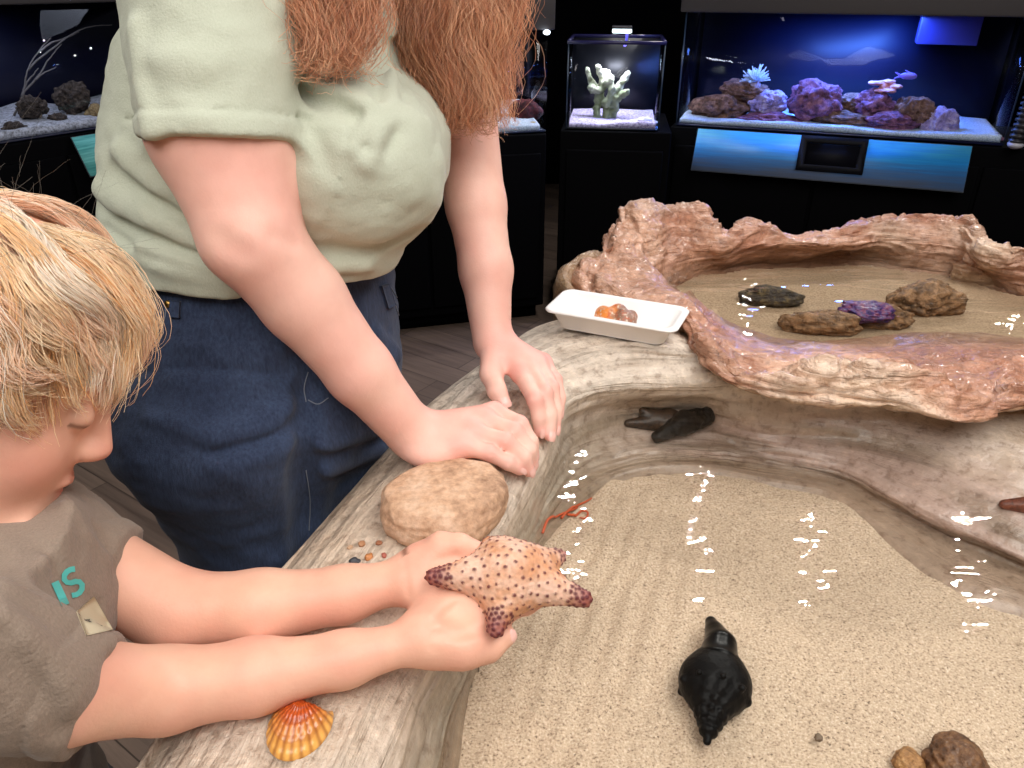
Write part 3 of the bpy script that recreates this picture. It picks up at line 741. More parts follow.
# shirt: trunk and sleeves, cut at hem, cuffs and neck
hemR = PD(222, 141, .688); hemL = PD(460, 112, .992)
def edge_on(p, ax):
    r = unit(p - CAM); ax = unit(ax); return unit(ax - r * (ax @ r) * .85)
def along(a, b, t): return a + (b - a) * t
slR = I(.004, rc(sh_R + [0, 0, .0], hemR + (hemR - sh_R) * .35, .083, .0660), plane(hemR, edge_on(hemR, hemR - sh_R)))
slL = I(.004, rc(sh_L, hemL + (hemL - sh_L) * .35, .062, .050), plane(hemL, edge_on(hemL, hemL - sh_L)))
bR, bL = PD(352, 166, .775), PD(372, 148, .885)
shirt_tr = U(.035, eloft(TOR, Lx, Fx, .008, zmin=.80), U(.07, ell(bR, (.094, .09, .088)), ell(bL, (.092, .09, .086))), ell(PD(318, 250, .83), (.08, .08, .07)))
hem_z = PD(262, 299, .885)
shirt_tr = I(.004, shirt_tr, plane((0, 0, .965), (0, 0, -1)), plane(PD(322, -38, .845), np.array([.0, 0, 1.0]) + Fx * .35))
def fl(pts, w, a): return Fold([PD(*p) for p in pts], w, a)
def sf(node, pts, w, a):
    """a fold following the surface of a garment"""
    q = [trace(node, *p[:2]) for p in pts]; q = [p for p in q if p is not None]
    return Fold(q, w, a) if len(q) > 1 else Fold([np.zeros(3), np.ones(3) * .01], w, 0)
trunk_only = shirt_tr; sleeve_R = slR
folds = [sf(trunk_only, *q) for q in (
 ([(118, 150), (150, 182), (205, 215)], .010, .009), ([(100, 188), (150, 222), (215, 248)], .011, .010),
 ([(94, 212), (140, 248), (230, 272)], .009, .008), ([(108, 238), (160, 268), (235, 284)], .008, .007),
 ([(112, 168), (165, 205), (215, 235)], .007, -.009), ([(98, 203), (150, 238), (225, 262)], .007, -.009), ([(105, 228), (150, 258), (235, 279)], .006, -.007),
 ([(300, 252), (360, 250), (415, 232)], .009, -.009), ([(305, 268), (365, 265), (410, 248)], .007, .007), ([(310, 279), (365, 276), (405, 262)], .006, -.006),
 ([(298, 92), (330, 104), (356, 113)], .0075, -.015), ([(300, 80), (335, 91), (364, 102)], .009, .010), ([(356, 104), (370, 112), (364, 130), (352, 150)], .006, .008),
 ([(398, 20), (392, 80), (378, 130), (366, 165)], .009, .010), ([(384, 40), (380, 90), (366, 150)], .006, -.008), ([(412, 30), (404, 90), (388, 150)], .008, -.006),
 ([(300, 120), (318, 140), (330, 170)], .008, -.004))]
folds += [sf(sleeve_R, *q) for q in (([(135, 30), (140, 80), (150, 130)], .010, .008), ([(160, 60), (210, 66), (270, 52)], .012, .004), ([(150, 95), (200, 90), (250, 100)], .012, -.003))]
def shirt_disp(P):
    s = fbm(P * [22, 22, 34], 3) * .0026 + fbm(P * 9 + 4, 2) * .0025
    for f in folds: s = s + f(P)
    return s
def cuff(P, hem, axis, w=.020):
    t = (P - hem) @ unit(axis); return -.0022 * np.exp(-((t + w) / .0022) ** 2) + .0012 * (t > -w)
shirt_n = Disp(U(.022, shirt_tr, U(0, slR)), lambda P: shirt_disp(P) + cuff(P, hemR, edge_on(hemR, hemR - sh_R)) * (np.linalg.norm(P - hemR, axis=-1) < .11) * 1.3)
shirt_n = U(.02, shirt_n, Disp(slL, lambda P: fbm(P * 26, 3) * .003 + cuff(P, hemL, hemL - sh_L)))
V, F = sdf_mesh(shirt_n, .0032, 1)
shirt = obj('t_shirt', V, F, M_SAGE, woman)
# jeans
jz = PD(262, 292, .885)[2]
JT = [sec(272, 462, .925, .11, .085), sec(268, 430, .915, .152, .122), sec(262, 390, .905, .178, .148), sec(262, 330, .90, .174, .142), sec(268, 290, .893, .160, .132), sec(270, 225, .885, .158, .130)]
pel = I(.003, eloft(JT, Lx, Fx, .003), plane((0, 0, .985), (0, 0, 1)))
leg = lambda h, k, a: U(.03, rc(h + [0, 0, .0], k, .104, .084), rc(k, a, .076, .058))
jn = U(.05, pel, leg(hipR, knR, ankR - [0, 0, .03]), leg(hipL, knL, ankL - [0, 0, .03]))
jn = D(.012, jn, ell(PD(308, 520, .80), (.010, .02, .10)))
jf = [sf(jn, *q) for q in (
 ([(215, 438), (260, 425), (300, 402)], .011, .009), ([(222, 468), (268, 455), (304, 436)], .010, .009), ([(215, 452), (262, 440), (303, 418)], .007, -.008),
 ([(150, 418), (200, 430), (280, 428)], .008, .005), ([(120, 350), (190, 345), (280, 350)], .009, .006), ([(125, 375), (200, 368), (285, 375)], .006, -.005), ([(150, 330), (220, 328), (290, 336)], .007, .004),
 ([(320, 448), (350, 440), (385, 425)], .009, .008), ([(322, 474), (350, 465), (380, 450)], .008, .008), ([(318, 460), (350, 452), (382, 438)], .006, -.007), ([(378, 335), (398, 355), (406, 380)], .009, .009),
 ([(380, 362), (398, 382), (404, 400)], .007, -.008), ([(304, 330), (305, 370), (305, 400)], .005, -.004), ([(304, 395), (305, 440), (306, 480)], .011, -.022), ([(306, 470), (307, 520), (309, 575)], .015, -.040))]
def jd(P):
    s = fbm(P * [18, 18, 30], 3) * .0032
    for f in jf: s = s + f(P)
    return s
V, F = sdf_mesh(Disp(jn, jd), .0034, 1, lo=np.array([-2, -2, .06]), hi=np.array([2, 2, 2]))
jeans = obj('jeans', V, F, M_DENIM, woman)
jb = bvh_of(jeans)
def on(b, pts, off=.001):
    out = []
    for p in pts:
        h, n = hit(b, *p)
        if h is not None: out.append(h + n * off)
    return out
def patch(name, bvh, corners, mat, parent, th=.003, n=8, m_=8, label=None):
    """a strip of cloth lying on a surface: corners (4 px points) in order"""
    c = np.array(corners, float); G = []
    for i in range(n):
        a = c[0] + (c[1] - c[0]) * i / (n - 1); b = c[3] + (c[2] - c[3]) * i / (n - 1)
        for j in range(m_):
            h, nn = hit(bvh, *(a + (b - a) * j / (m_ - 1)))
            if h is None: return None
            G.append((h, nn))
    H = np.array([g[0] for g in G]); N_ = np.array([g[1] for g in G]); N_ = N_.mean(0) / np.linalg.norm(N_.mean(0))
    V = np.concatenate([H + N_ * th, H - N_ * .001]); k = n * m_; f = grid_faces(n, m_)
    rim_ = [i * m_ for i in range(n)] + [(n - 1) * m_ + j for j in range(1, m_)] + [i * m_ + m_ - 1 for i in range(n - 2, -1, -1)] + [j for j in range(m_ - 2, 0, -1)]
    side = np.array([(rim_[i], rim_[(i + 1) % len(rim_)], rim_[(i + 1) % len(rim_)] + k, rim_[i] + k) for i in range(len(rim_))])
    return obj(name, V, np.concatenate([f, f[:, ::-1] + k, side]), mat, parent, label=label)
def stitch(name, bvh, px, mat, parent, r=.0007, n=40, off=.0006):
    P = on(bvh, [tuple(q) for q in spline(px, n)], off)
    if len(P) > 3:
        V, F = tube(P, r, 5); return obj(name, V, F, mat, parent)
patch('belt_loop', jb, [(172, 300), (182, 301), (181, 318), (171, 317)], M_DENIM, woman, .004)
patch('belt_loop', jb, [(379, 286), (386, 284), (393, 305), (386, 309)], M_DENIM, woman, .004)
h, n = hit(jb, 176, 303)
if h is not None:
    h, n = hit(jb, 168, 304)
    Vs, Fs = ico(2); Mx = np.stack([unit(np.cross(n, [0, 0, 1])), unit(np.cross(n, np.cross(n, [0, 0, 1]))), n])
    obj('rivet', h + n * .001 + (Vs * [.004, .004, .002]) @ Mx, Fs, M_BRASS, woman, label='small brass rivet')
for px in ([(166, 303), (165, 318), (158, 330), (148, 334)], [(308, 372), (304, 388), (306, 402)], [(308, 400), (318, 404), (328, 398)], [(387, 290), (396, 308), (400, 320)], [(391, 288), (400, 304), (404, 316)], [(306, 470), (310, 500), (309, 530)]):
    stitch('stitching', jb, px, M_THREAD, woman, .0006)
for a in (ankR, ankL):
    sh = U(.02, rc(a - [0, 0, .045] - Fx * .04, a + Fx * .06 - [0, 0, .05], .042, .038), rc(a + Fx * .06 - [0, 0, .05], a + Fx * .15 - [0, 0, .055], .038, .030))
    sh = I(.002, sh, plane((0, 0, .002), (0, 0, -1)))
    V, F = sdf_mesh(sh, .006, 1); obj('shoe', V, F, M_SHOE, woman)
# hair
def hair_mat(name, rough=.36):
    m = NT(name); n = m.noise(90, 2, .5, m.coord('Object'))
    m.bsdf(m.mix(.35, m.attr(), m.ramp(n, (.3, (.85, .8, .78)), (.7, (1.2, 1.2, 1.2))), 'MULTIPLY'), rough, Specular_IOR_Level=.5, Sheen_Weight=.08); return m.m
M_HAIR = hair_mat('hair')
def lock_mass(guide, widths, S, n, seed, wave=.012, depthw=.6, frizz=.0042, lenv=.42):
    g = np.random.default_rng(seed); G = spline(guide, n); w = cr(np.linspace(0, 1, len(widths)), widths, np.linspace(0, 1, n))
    nl = S // 36; clump = np.stack([np.sqrt(g.random(nl)) * np.cos(a := g.random(nl) * 6.283), np.sqrt(g.random(nl)) * np.sin(a)], -1)
    ph, fr, cl = g.random(nl) * 6.283, g.uniform(2.2, 4.0, nl), g.uniform(1 - lenv, 1.05, nl)
    ci = g.integers(0, nl, S); off = clump[ci] + g.normal(0, .10, (S, 2))
    t = np.linspace(0, 1, n); ln = np.clip(cl[ci] + g.normal(0, .05, S), .4, 1.12)
    tt = t[None] * ln[:, None]; ix = np.clip(tt * (n - 1), 0, n - 1.001); i0 = ix.astype(int); fr_ = (ix - i0)[..., None]
    C = G[i0] * (1 - fr_) + G[i0 + 1] * fr_; W = w[i0]
    ex = CR; ey = unit(CD * [1, 1, 0])
    wv = wave * np.sin(fr[ci][:, None] * tt * 6.283 + ph[ci][:, None]) * np.clip(tt * 2, 0, 1)
    wv2 = wave * .7 * np.cos(fr[ci][:, None] * tt * 6.283 + ph[ci][:, None] * 1.7) * np.clip(tt * 2, 0, 1)
    fz = np.cumsum(g.normal(0, frizz, (S, n, 3)), 1) * .35
    spread = 1 + .35 * np.clip(tt - .7, 0, 1)
    C = C + (off[:, 0:1] * W * spread + wv)[..., None] * ex + (off[:, 1:2] * W * depthw + wv2)[..., None] * ey + fz
    return C, ci, nl
cols, Vs, Fs = [], [], []
h0 = head_c + hu * .05
for guide, widths, S, seed in (
    ([h0 - CR * .055 - fd * -.02, PD(330, -150, .73), PD(325, -70, .70), PD(330, -10, .695), PD(332, 30, .69), PD(330, 64, .69)], [.03, .06, .055, .048, .042, .026], 5600, 3),
    ([h0 + CR * .05, PD(425, -140, .84), PD(443, -60, .86), PD(450, 0, .86), PD(452, 60, .87), PD(458, 120, .88)], [.03, .06, .066, .070, .062, .036], 8500, 5),
    ([h0 - fd * .06, head_c - fd * .12 + hu * .0, head_c - fd * .13 - hu * .12, head_c - fd * .13 - hu * .25], [.05, .085, .08, .06], 1600, 9)):
    C, ci, nl = lock_mass(guide, widths, S, 40, seed)
    g = np.random.default_rng(seed + 50); V, F = strands(C, np.linspace(1, .55, 40)[None] * g.uniform(.00022, .00042, len(C))[:, None])
    base = np.array([srgb(198, 128, 88), srgb(222, 154, 112), srgb(168, 104, 72), srgb(240, 190, 150)]); pick = base[g.integers(0, 4, nl)][ci] * .6 + base[g.integers(0, 4, len(C))] * .4
    Fs.append(F + sum(len(x) for x in Vs)); Vs.append(V); cols.append(np.repeat(pick, 40 * 3, 0))
cap = D(.0, U(.02, ell(hp(-.02, 0, .036), (.104, .088, .098), HM), ell(hp(-.05, 0, -.05), (.06, .08, .09), HM)), ell(hp(.09, 0, -.03), (.09, .065, .085), HM))
Vc, Fc = sdf_mesh(cap, .005, 1)
Fs.append(Fc + sum(len(x) for x in Vs)); Vs.append(Vc); cols.append(np.broadcast_to(srgb(160, 96, 62), (len(Vc), 3)))
obj('hair', np.concatenate(Vs), np.concatenate(Fs), M_HAIR, woman, col=np.concatenate(cols), label='long wavy auburn hair')
# ================================================================ the boy
bsR, bsL = PD(-70, 655, .44), PD(15, 525, .63)
beR, beL = PD(165, 690, .565), PD(178, 612, .635)
bwR, bwL = PD(420, 640, .595), PD(408, 579, .645)
f_b = unit(-0.0 * CR + .82 * CR - .42 * CU + .40 * CD); u_b = .45 * CR + .89 * CU; u_b = unit(u_b - f_b * (u_b @ f_b)); s_b = np.cross(f_b, u_b)
BM = np.stack([f_b, s_b, u_b]); HB = PD(-14, 366, .545)
def bp(f, s, u): return HB + f_b * f + s_b * s + u_b * u
sgn_r = 1.0 if (s_b @ -CD) > 0 else -1.0     # +s is the side of the head turned to the viewer
bhead = U(.022, ell(bp(-.008, 0, .028), (.090, .074, .082), BM), ell(bp(.028, 0, -.04), (.052, .056, .058), BM), ell(bp(.034, 0, -.080), (.042, .046, .036), BM), ell(bp(.056, 0, -.098), (.016, .018, .014), BM),
          *[ell(bp(.042, s * .036, -.036), (.026, .022, .026), BM) for s in (-1, 1)])
bhead = U(.010, bhead, rc(bp(.076, 0, .004), bp(.090, 0, -.026), .007, .0088), *[ell(bp(.082, s * .009, -.030), (.0095, .0075, .0065), BM) for s in (-1, 1)])
bhead = U(.004, bhead, ell(bp(.0745, 0, -.057), (.010, .020, .0062), BM), ell(bp(.071, 0, -.069), (.010, .016, .0068), BM))
bhead = D(.006, bhead, *[ell(bp(.083, s * .030, .000), (.012, .016, .009), BM) for s in (-1, 1)], rc(bp(.083, -.016, -.063), bp(.083, .016, -.063), .0016, .0016))
bhead = U(.003, bhead, *[ell(bp(.066, s * .030, -.001), (.0125, .0130, .0115), BM) for s in (-1, 1)], *[U(.004, ell(bp(-.012, s * .070, -.018), (.017, .008, .028), BM), ell(bp(-.010, s * .071, -.043), (.009, .006, .009), BM)) for s in (-1, 1)])
nb = bp(-.045, 0, -.10)                       # base of the neck
chest = (bsR + bsL) / 2
Bf = unit(np.array([.93, .10, 0])); Bl = np.array([-Bf[1], Bf[0], 0])
ch0 = chest + np.array([-.02, 0, -.04]); wa = np.array([ch0[0] - .06, ch0[1] - .01, .62]); 
BT = [(np.array([wa[0], wa[1], .46]), .105, .085), (np.array([wa[0], wa[1], .55]), .112, .088), (wa, .108, .082), (wa * .5 + ch0 * .5, .115, .082), (ch0, .122, .078), (ch0 + [.012, 0, .04], .108, .066), (ch0 + [.02, 0, .07], .070, .056)]
def PJ(*q): return [PD(*t) for t in q]
# right hand: palm up, thumb on the near side folded along the palm
RFb = [(PJ((478, 618, 0.612), (508, 612, 0.624), (527, 606, 0.632), (541, 600, 0.638)), (.0088, .0078, .0070, .0058)),
       (PJ((480, 609, 0.622), (512, 603, 0.634), (532, 597, 0.642), (546, 592, 0.647)), (.0088, .0078, .0070, .0058)),
       (PJ((478, 601, 0.630), (508, 594, 0.644), (526, 588, 0.650), (538, 583, 0.654)), (.0084, .0075, .0066, .0056)),
       (PJ((472, 595, 0.636), (496, 587, 0.649), (510, 582, 0.654), (520, 578, 0.657)), (.0078, .0066, .0060, .0052))]
THb = (PJ((440, 641, 0.595), (466, 648, 0.594), (489, 647, 0.602), (505, 637, 0.608)), (.0150, .0135, .0105, .0085))
bhandR = hand(bwR, .02, RFb, THb, .022, (.0135, .0105), extra=(ell(PD(455, 628, .612), (.023, .019, .012)), ell(PD(460, 645, .604), (.018, .012, .011)), ell(PD(440, 612, .620), (.015, .012, .010))))
LFb = [(PJ((458, 560, 0.655), (486, 553, 0.664), (504, 554, 0.668), (518, 556, 0.671)), (.0086, .0076, .0068, .0058)),
       (PJ((464, 566, 0.652), (494, 565, 0.662), (514, 566, 0.668), (528, 568, 0.671)), (.0086, .0076, .0068, .0058)),
       (PJ((464, 576, 0.648), (492, 577, 0.658), (510, 579, 0.663), (523, 581, 0.666)), (.0084, .0074, .0066, .0056)),
       (PJ((460, 585, 0.644), (482, 588, 0.652), (496, 590, 0.656), (506, 592, 0.659)), (.0078, .0066, .0060, .0052))]
TLb = (PJ((424, 558, .650), (441, 545, .644), (460, 544, .641), (478, 549, .641)), (.0130, .0105, .0082, .0066))
bhandL = hand(bwL, .02, LFb, TLb, .022, (.0130, .0105), extra=(ell(PD(440, 572, .652), (.024, .020, .012)),))
mR, mL = PD(255, 676, .572), PD(262, 607, .632)
barmR = U(.012, rc(bsR, PD(60, 690, .505), .038, .034), rc(PD(60, 690, .505), beR, .034, .0295), rc(beR, mR, .0290, .0265), rc(mR, PD(345, 659, .582), .0260, .0195), rc(PD(345, 659, .582), bwR, .0195, .0150))
barmL = U(.012, rc(bsL, beL, .040, .0335), rc(beL, mL, .0320, .0290), rc(mL, PD(345, 594, .638), .0290, .0220), rc(PD(345, 594, .638), bwL, .0220, .0172))
bh = lambda s: np.array([wa[0], wa[1], .50]) + Bl * s * .06
blegs = U(.02, *[U(.02, rc(bh(s), bh(s) + Bf * .02 - [0, 0, .22], .062, .045), rc(bh(s) + Bf * .02 - [0, 0, .22], np.array([*bh(s)[:2], .07]), .045, .03)) for s in (-1, 1)])
bbody = U(.02, U(.018, U(.04, U(.04, eloft(BT, Bl, Bf, -.022), blegs), rc(ch0 + [.0, 0, .02], nb, .034, .033), rc(nb, bp(-.03, 0, -.05), .034, .036)), U(.010, barmR, bhandR), U(.010, barmL, bhandL)), bhead)
bbody = D(.008, bbody, ell(PD(466, 614, .588), (.018, .014, .010)))
creases = [sf(bbody, *q) for q in (([(430, 622), (444, 616), (458, 604)], .0028, -.0016), ([(436, 634), (458, 635), (478, 631), (500, 628)], .0036, -.0034), ([(424, 618), (428, 634), (432, 650)], .0026, -.0014), ([(404, 560), (406, 576), (408, 594)], .0026, -.0012), ([(428, 566), (440, 560), (456, 556)], .0028, -.0016))]
V, F = sdf_mesh(Disp(bbody, lambda P: sum(f(P) for f in creases)), .0022, 1)
B_SKIN, B_RED = srgb(232, 184, 158), srgb(222, 134, 120)
q = (V - HB) @ BM.T
spots = [(bp(.074, 0, -.063), .014, 1.0), (bp(.09, 0, -.03), .018, .6), (bp(.05, .045, -.04), .03, .55), (bp(.05, -.045, -.04), .03, .55), (PD(455, 560, .69), .03, .45), (PD(485, 640, .65), .02, .55), (beL, .05, .35)] + [(j[3], .011, .7) for j, r in RFb + LFb]
colr = tone(V, B_SKIN, B_RED, spots, 26)
for s in (-1, 1):    # lash line
    d = np.abs(q[:, 2] + .006 + .10 * (q[:, 1] - s * .03)**2 / .02) ; w = np.exp(-(d / .0022)**2) * (np.abs(q[:, 1] - s * .030) < .016) * (q[:, 0] > .066)
    colr = colr * (1 - .8 * w[:, None]) + np.array(srgb(110, 70, 50)) * .8 * w[:, None]
boy = empty('person', (wa[0], wa[1], 0), label='blond child in grey-brown t-shirt bending over the rim holding up a knobbly starfish', cat='person')
bbody_o = obj('body', V, F, M_SKIN2, boy, col=colr)
bb = bvh_of(bbody_o)
M_NAIL2 = M_NAIL
nail(THb[0], -CD * 1.0 + CU * .1 - CR * .1 - CU * .6, .0078, boy, M_NAIL2)
# t-shirt
M_TAUPE = cloth('taupe_jersey', srgb(116, 100, 88), srgb(160, 143, 128), 700, bump=.35)
hR = PD(98, 695, .53); hL = PD(112, 573, .635); nR = .93 * CR - .34 * CU + .15 * CD; nL = .90 * CR - .44 * CU + .05 * CD
sR = I(.003, rc(bsR, hR + (hR - bsR) * .4, .050, .037), plane(hR, nR))
sL = I(.003, rc(bsL, hL + (hL - bsL) * .4, .048, .037), plane(hL, nL))
btr = I(.003, U(.03, eloft(BT, Bl, Bf, .006, zmin=.4), ell(PD(60, 590, .615), (.05, .05, .05))), plane((0, 0, .555), (0, 0, -1)))
bsh0 = U(.018, btr, sR, sL)
bfolds = [sf(bsh0, *q) for q in (([(5, 588), (55, 612), (110, 642)], .008, .006), ([(0, 618), (45, 650), (85, 690)], .010, .008), ([(0, 640), (35, 680), (60, 730)], .008, -.006), ([(20, 640), (60, 680), (75, 740)], .008, .006),
          ([(66, 505), (85, 535), (105, 560)], .006, .006), ([(45, 545), (62, 580), (95, 608)], .006, -.006), ([(10, 548), (28, 590), (66, 615)], .006, .006), ([(95, 525), (110, 545), (118, 570)], .006, -.004))]
def bdisp(P):
    s = fbm(P * [26, 26, 34], 3) * .0022
    for f in bfolds: s = s + f(P)
    return s
sh = Disp(U(.018, btr, Disp(sR, lambda P: cuff(P, hR, nR, .016)), Disp(sL, lambda P: cuff(P, hL, nL, .016))), bdisp)
sh = U(.03, sh, I(.003, rc(ch0 + [.005, 0, .0], nb + (nb - ch0) * .5, .070, .044), plane(nb - (nb - ch0) * .04, nb - ch0)))
V, F = sdf_mesh(sh, .0026, 1)
tshirt = obj('t_shirt', V, F, M_TAUPE, boy)
tb = bvh_of(tshirt)
def stroke(px, w, mat, name, parent, th=.0006, n=14, label=None):
    """a printed stroke laid on the cloth"""
    c = spline(px, n) if len(px) > 2 else np.linspace(px[0], px[1], n)
    t = np.gradient(np.asarray(c, float), axis=0); t /= np.linalg.norm(t, axis=1)[:, None]; nn = np.stack([-t[:, 1], t[:, 0]], -1)
    L_, Rr = [], []
    for a, m_ in zip(c, nn):
        h1, n1 = hit(tb, *(a + m_ * w / 2)); h2, n2 = hit(tb, *(a - m_ * w / 2))
        if h1 is None or h2 is None: continue
        L_.append(h1 + n1 * th); Rr.append(h2 + n2 * th)
    if len(L_) < 2: return None
    return np.concatenate([np.array(L_), np.array(Rr)]), np.array([(i, i + 1, len(L_) + i + 1, len(L_) + i) for i in range(len(L_) - 1)])
M_TEAL = flat('teal_print', srgb(86, 190, 184), .8); M_CREAM = flat('cream_print', srgb(196, 184, 156), .8); M_INK = flat('dark_print', srgb(60, 54, 46), .8)
def glyph(name, strokes, w, mat, label=None):
    parts = [stroke(p, w, mat, name, tshirt) for p in strokes]; parts = [p for p in parts if p]
    if parts:
        V, F = merge(parts); return obj(name, V, F, mat, tshirt, label=label, smooth=False)
def loc2(o, w, h, pts, e=(.74, -.60), d=(.42, .90)):
    return [(o[0] + e[0] * w * x + d[0] * h * y, o[1] + e[1] * w * x + d[1] * h * y) for x, y in pts]
glyph('printed_letter', [loc2((54, 582), 10, 26, [(0, 0), (0, 1)])], 8, M_TEAL, 'teal printed letter I')
glyph('printed_letter', [loc2((61, 576), 17, 25, [(.95, .12), (.6, 0), (.15, .06), (.05, .25), (.25, .42), (.7, .55), (.95, .72), (.85, .93), (.4, 1.0), (.05, .9)])], 5.5, M_TEAL, 'teal printed letter S')
pc = patch('printed_panel', tb, [(76, 612), (93, 597), (112, 630), (86, 636)], M_CREAM, tshirt, .0008, label='cream printed picture with dark lines')
glyph('printed_line', [[(84, 610), (90, 620), (86, 630)], [(90, 606), (97, 614), (101, 627)], [(84, 622), (96, 618), (105, 627)]], 2.2, M_INK)
# trousers and shoes, mostly hidden behind the rim
M_PANTS = cloth('dark_grey_trousers', srgb(40, 40, 46), srgb(74, 72, 78))
jn = U(.02, I(.003, eloft(BT, Bl, Bf, .003, zmin=.44), plane((0, 0, .57), (0, 0, 1))), *[U(.02, rc(bh(s), bh(s) + Bf * .02 - [0, 0, .22], .072, .058), rc(bh(s) + Bf * .02 - [0, 0, .22], np.array([*bh(s)[:2], .06]), .058, .05)) for s in (-1, 1)])
V, F = sdf_mesh(Disp(jn, lambda P: fbm(P * 24, 3) * .003), .005, 1, lo=np.array([-2, -2, .05]), hi=np.array([2, 2, 2])); obj('trousers', V, F, M_PANTS, boy)
for s in (-1, 1):
    a = np.array([*bh(s)[:2], .055]); q_ = I(.002, U(.02, rc(a - Bf * .03, a + Bf * .04 - [0, 0, .015], .034, .03), rc(a + Bf * .04 - [0, 0, .015], a + Bf * .10 - [0, 0, .022], .03, .025)), plane((0, 0, .002), (0, 0, -1)))
    V, F = sdf_mesh(q_, .005, 1); obj('shoe', V, F, M_SHOE, boy)
# hair: strands combed from the crown over the scalp
g = np.random.default_rng(21); S, n = 9000, 26
crown = unit(-f_b * .55 + u_b * .80 + s_b * sgn_r * .10)
hx = unit(np.cross(crown, s_b)); hy = np.cross(crown, hx)
if hx @ f_b < 0: hx, hy = -hx, -hy
nl = 170
lc_phi = g.uniform(-np.pi, np.pi, nl); lc_t0 = np.sqrt(g.random(nl)) * 1.15
ci = g.integers(0, nl, S)
phi = lc_phi[ci] + g.normal(0, .04, S); t0 = np.clip(lc_t0[ci] + g.normal(0, .06, S), .02, 1.3)
fr = np.cos(lc_phi)                                           # 1 towards the forehead
Lend = 2.16 - .02 * np.clip(fr, 0, 1) + g.uniform(-.30, .16, nl)
swirl = g.normal(.0, .10, nl) + .22
t = np.linspace(0, 1, n)[None]
th = t0[:, None] + (np.maximum(Lend[ci], t0 + .55)[:, None] - t0[:, None]) * t
ph = phi[:, None] + swirl[ci][:, None] * t * 1.2 + (.05 * np.sin(7 * t + lc_phi[ci][:, None] * 5)) * t
rx, ry, rz = .080, .075, .077
dirs = np.cos(th)[..., None] * crown + np.sin(th)[..., None] * (np.cos(ph)[..., None] * hx + np.sin(ph)[..., None] * hy)
loc = dirs @ BM.T; k = 1 / np.sqrt((loc[..., 0] / rx)**2 + (loc[..., 1] / ry)**2 + (loc[..., 2] / rz)**2)
lift = (.004 + .018 * np.sin(np.pi * np.clip(t * .9 + .1, 0, 1)) * g.uniform(.25, 1.25, nl)[ci][:, None]) + g.uniform(0, .006, S)[:, None] + (g.random(S) < .035)[:, None] * g.uniform(.004, .020, S)[:, None] * t
wv = g.normal(0, .0016, (S, n, 3)).cumsum(1) * .30
fq, pz = g.uniform(6, 12, nl)[ci][:, None], g.uniform(0, 6.28, nl)[ci][:, None]; am = g.uniform(.004, .013, nl)[ci][:, None] * np.clip(t * 1.5, 0, 1)
tang = np.cross(dirs, np.gradient(dirs, axis=1)); tang /= np.linalg.norm(tang, axis=2, keepdims=True) + 1e-9
curl = (am * np.sin(fq * t + pz))[..., None] * tang + (am * .6 * np.cos(fq * t * 1.1 + pz))[..., None] * dirs
C = bp(-.012, 0, .026) + dirs * (k + lift)[..., None] + wv + curl
# tips fall away from the head
C = C + (np.array([0, 0, -1.0]) * .010 + f_b * .004) * (np.clip(t - .6, 0, 1)**1.5 * 2)[..., None]
V, F = strands(C, np.linspace(1, .5, n)[None] * g.uniform(.00022, .00042, S)[:, None])
base = np.array([srgb(255, 232, 196), srgb(255, 212, 156), srgb(240, 176, 108), srgb(255, 248, 234), srgb(255, 220, 194)])
cl = base[g.choice(5, nl, p=[.3, .25, .15, .15, .15])][ci] * .65 + base[g.integers(0, 5, S)] * .35
cols = [np.repeat(cl, n * 3, 0)]; Vs, Fs = [V], [F]
# stray hairs standing up
S2 = 80; dd = unit(crown)[None] * .9 + g.normal(0, .45, (S2, 3)); dd /= np.linalg.norm(dd, axis=1)[:, None]
loc = dd @ BM.T; k = 1 / np.sqrt((loc[:, 0] / rx)**2 + (loc[:, 1] / ry)**2 + (loc[:, 2] / rz)**2)
r0 = bp(-.008, 0, .028) + dd * (k + .012)[:, None]; tt = np.linspace(0, 1, 16)[None, :, None]
C2 = r0[:, None] + dd[:, None] * tt * g.uniform(.012, .038, S2)[:, None, None] + g.normal(0, .02, (S2, 1, 3)) * tt**2 + g.normal(0, .0005, (S2, 16, 3)).cumsum(1)
V2, F2 = strands(C2, np.full(S2, .00009)); Fs.append(F2 + sum(len(x) for x in Vs)); Vs.append(V2); cols.append(np.broadcast_to(srgb(96, 88, 80), (len(V2), 3)))
cap = D(.004, ell(bp(-.012, 0, .026), (rx + .0035, ry + .0035, rz + .0035), BM), ell(bp(.10, 0, -.035), (.085, .11, .092), BM), ell(bp(.02, 0, -.11), (.16, .14, .085), BM))
V3, F3 = sdf_mesh(cap, .003, 1); Fs.append(F3 + sum(len(x) for x in Vs)); Vs.append(V3); cols.append(np.broadcast_to(srgb(224, 176, 124), (len(V3), 3)))
M_BLOND = hair_mat('blond_hair', .38)
obj('hair', np.concatenate(Vs), np.concatenate(Fs), M_BLOND, boy, col=np.concatenate(cols), label='tousled blond hair with loose strands')
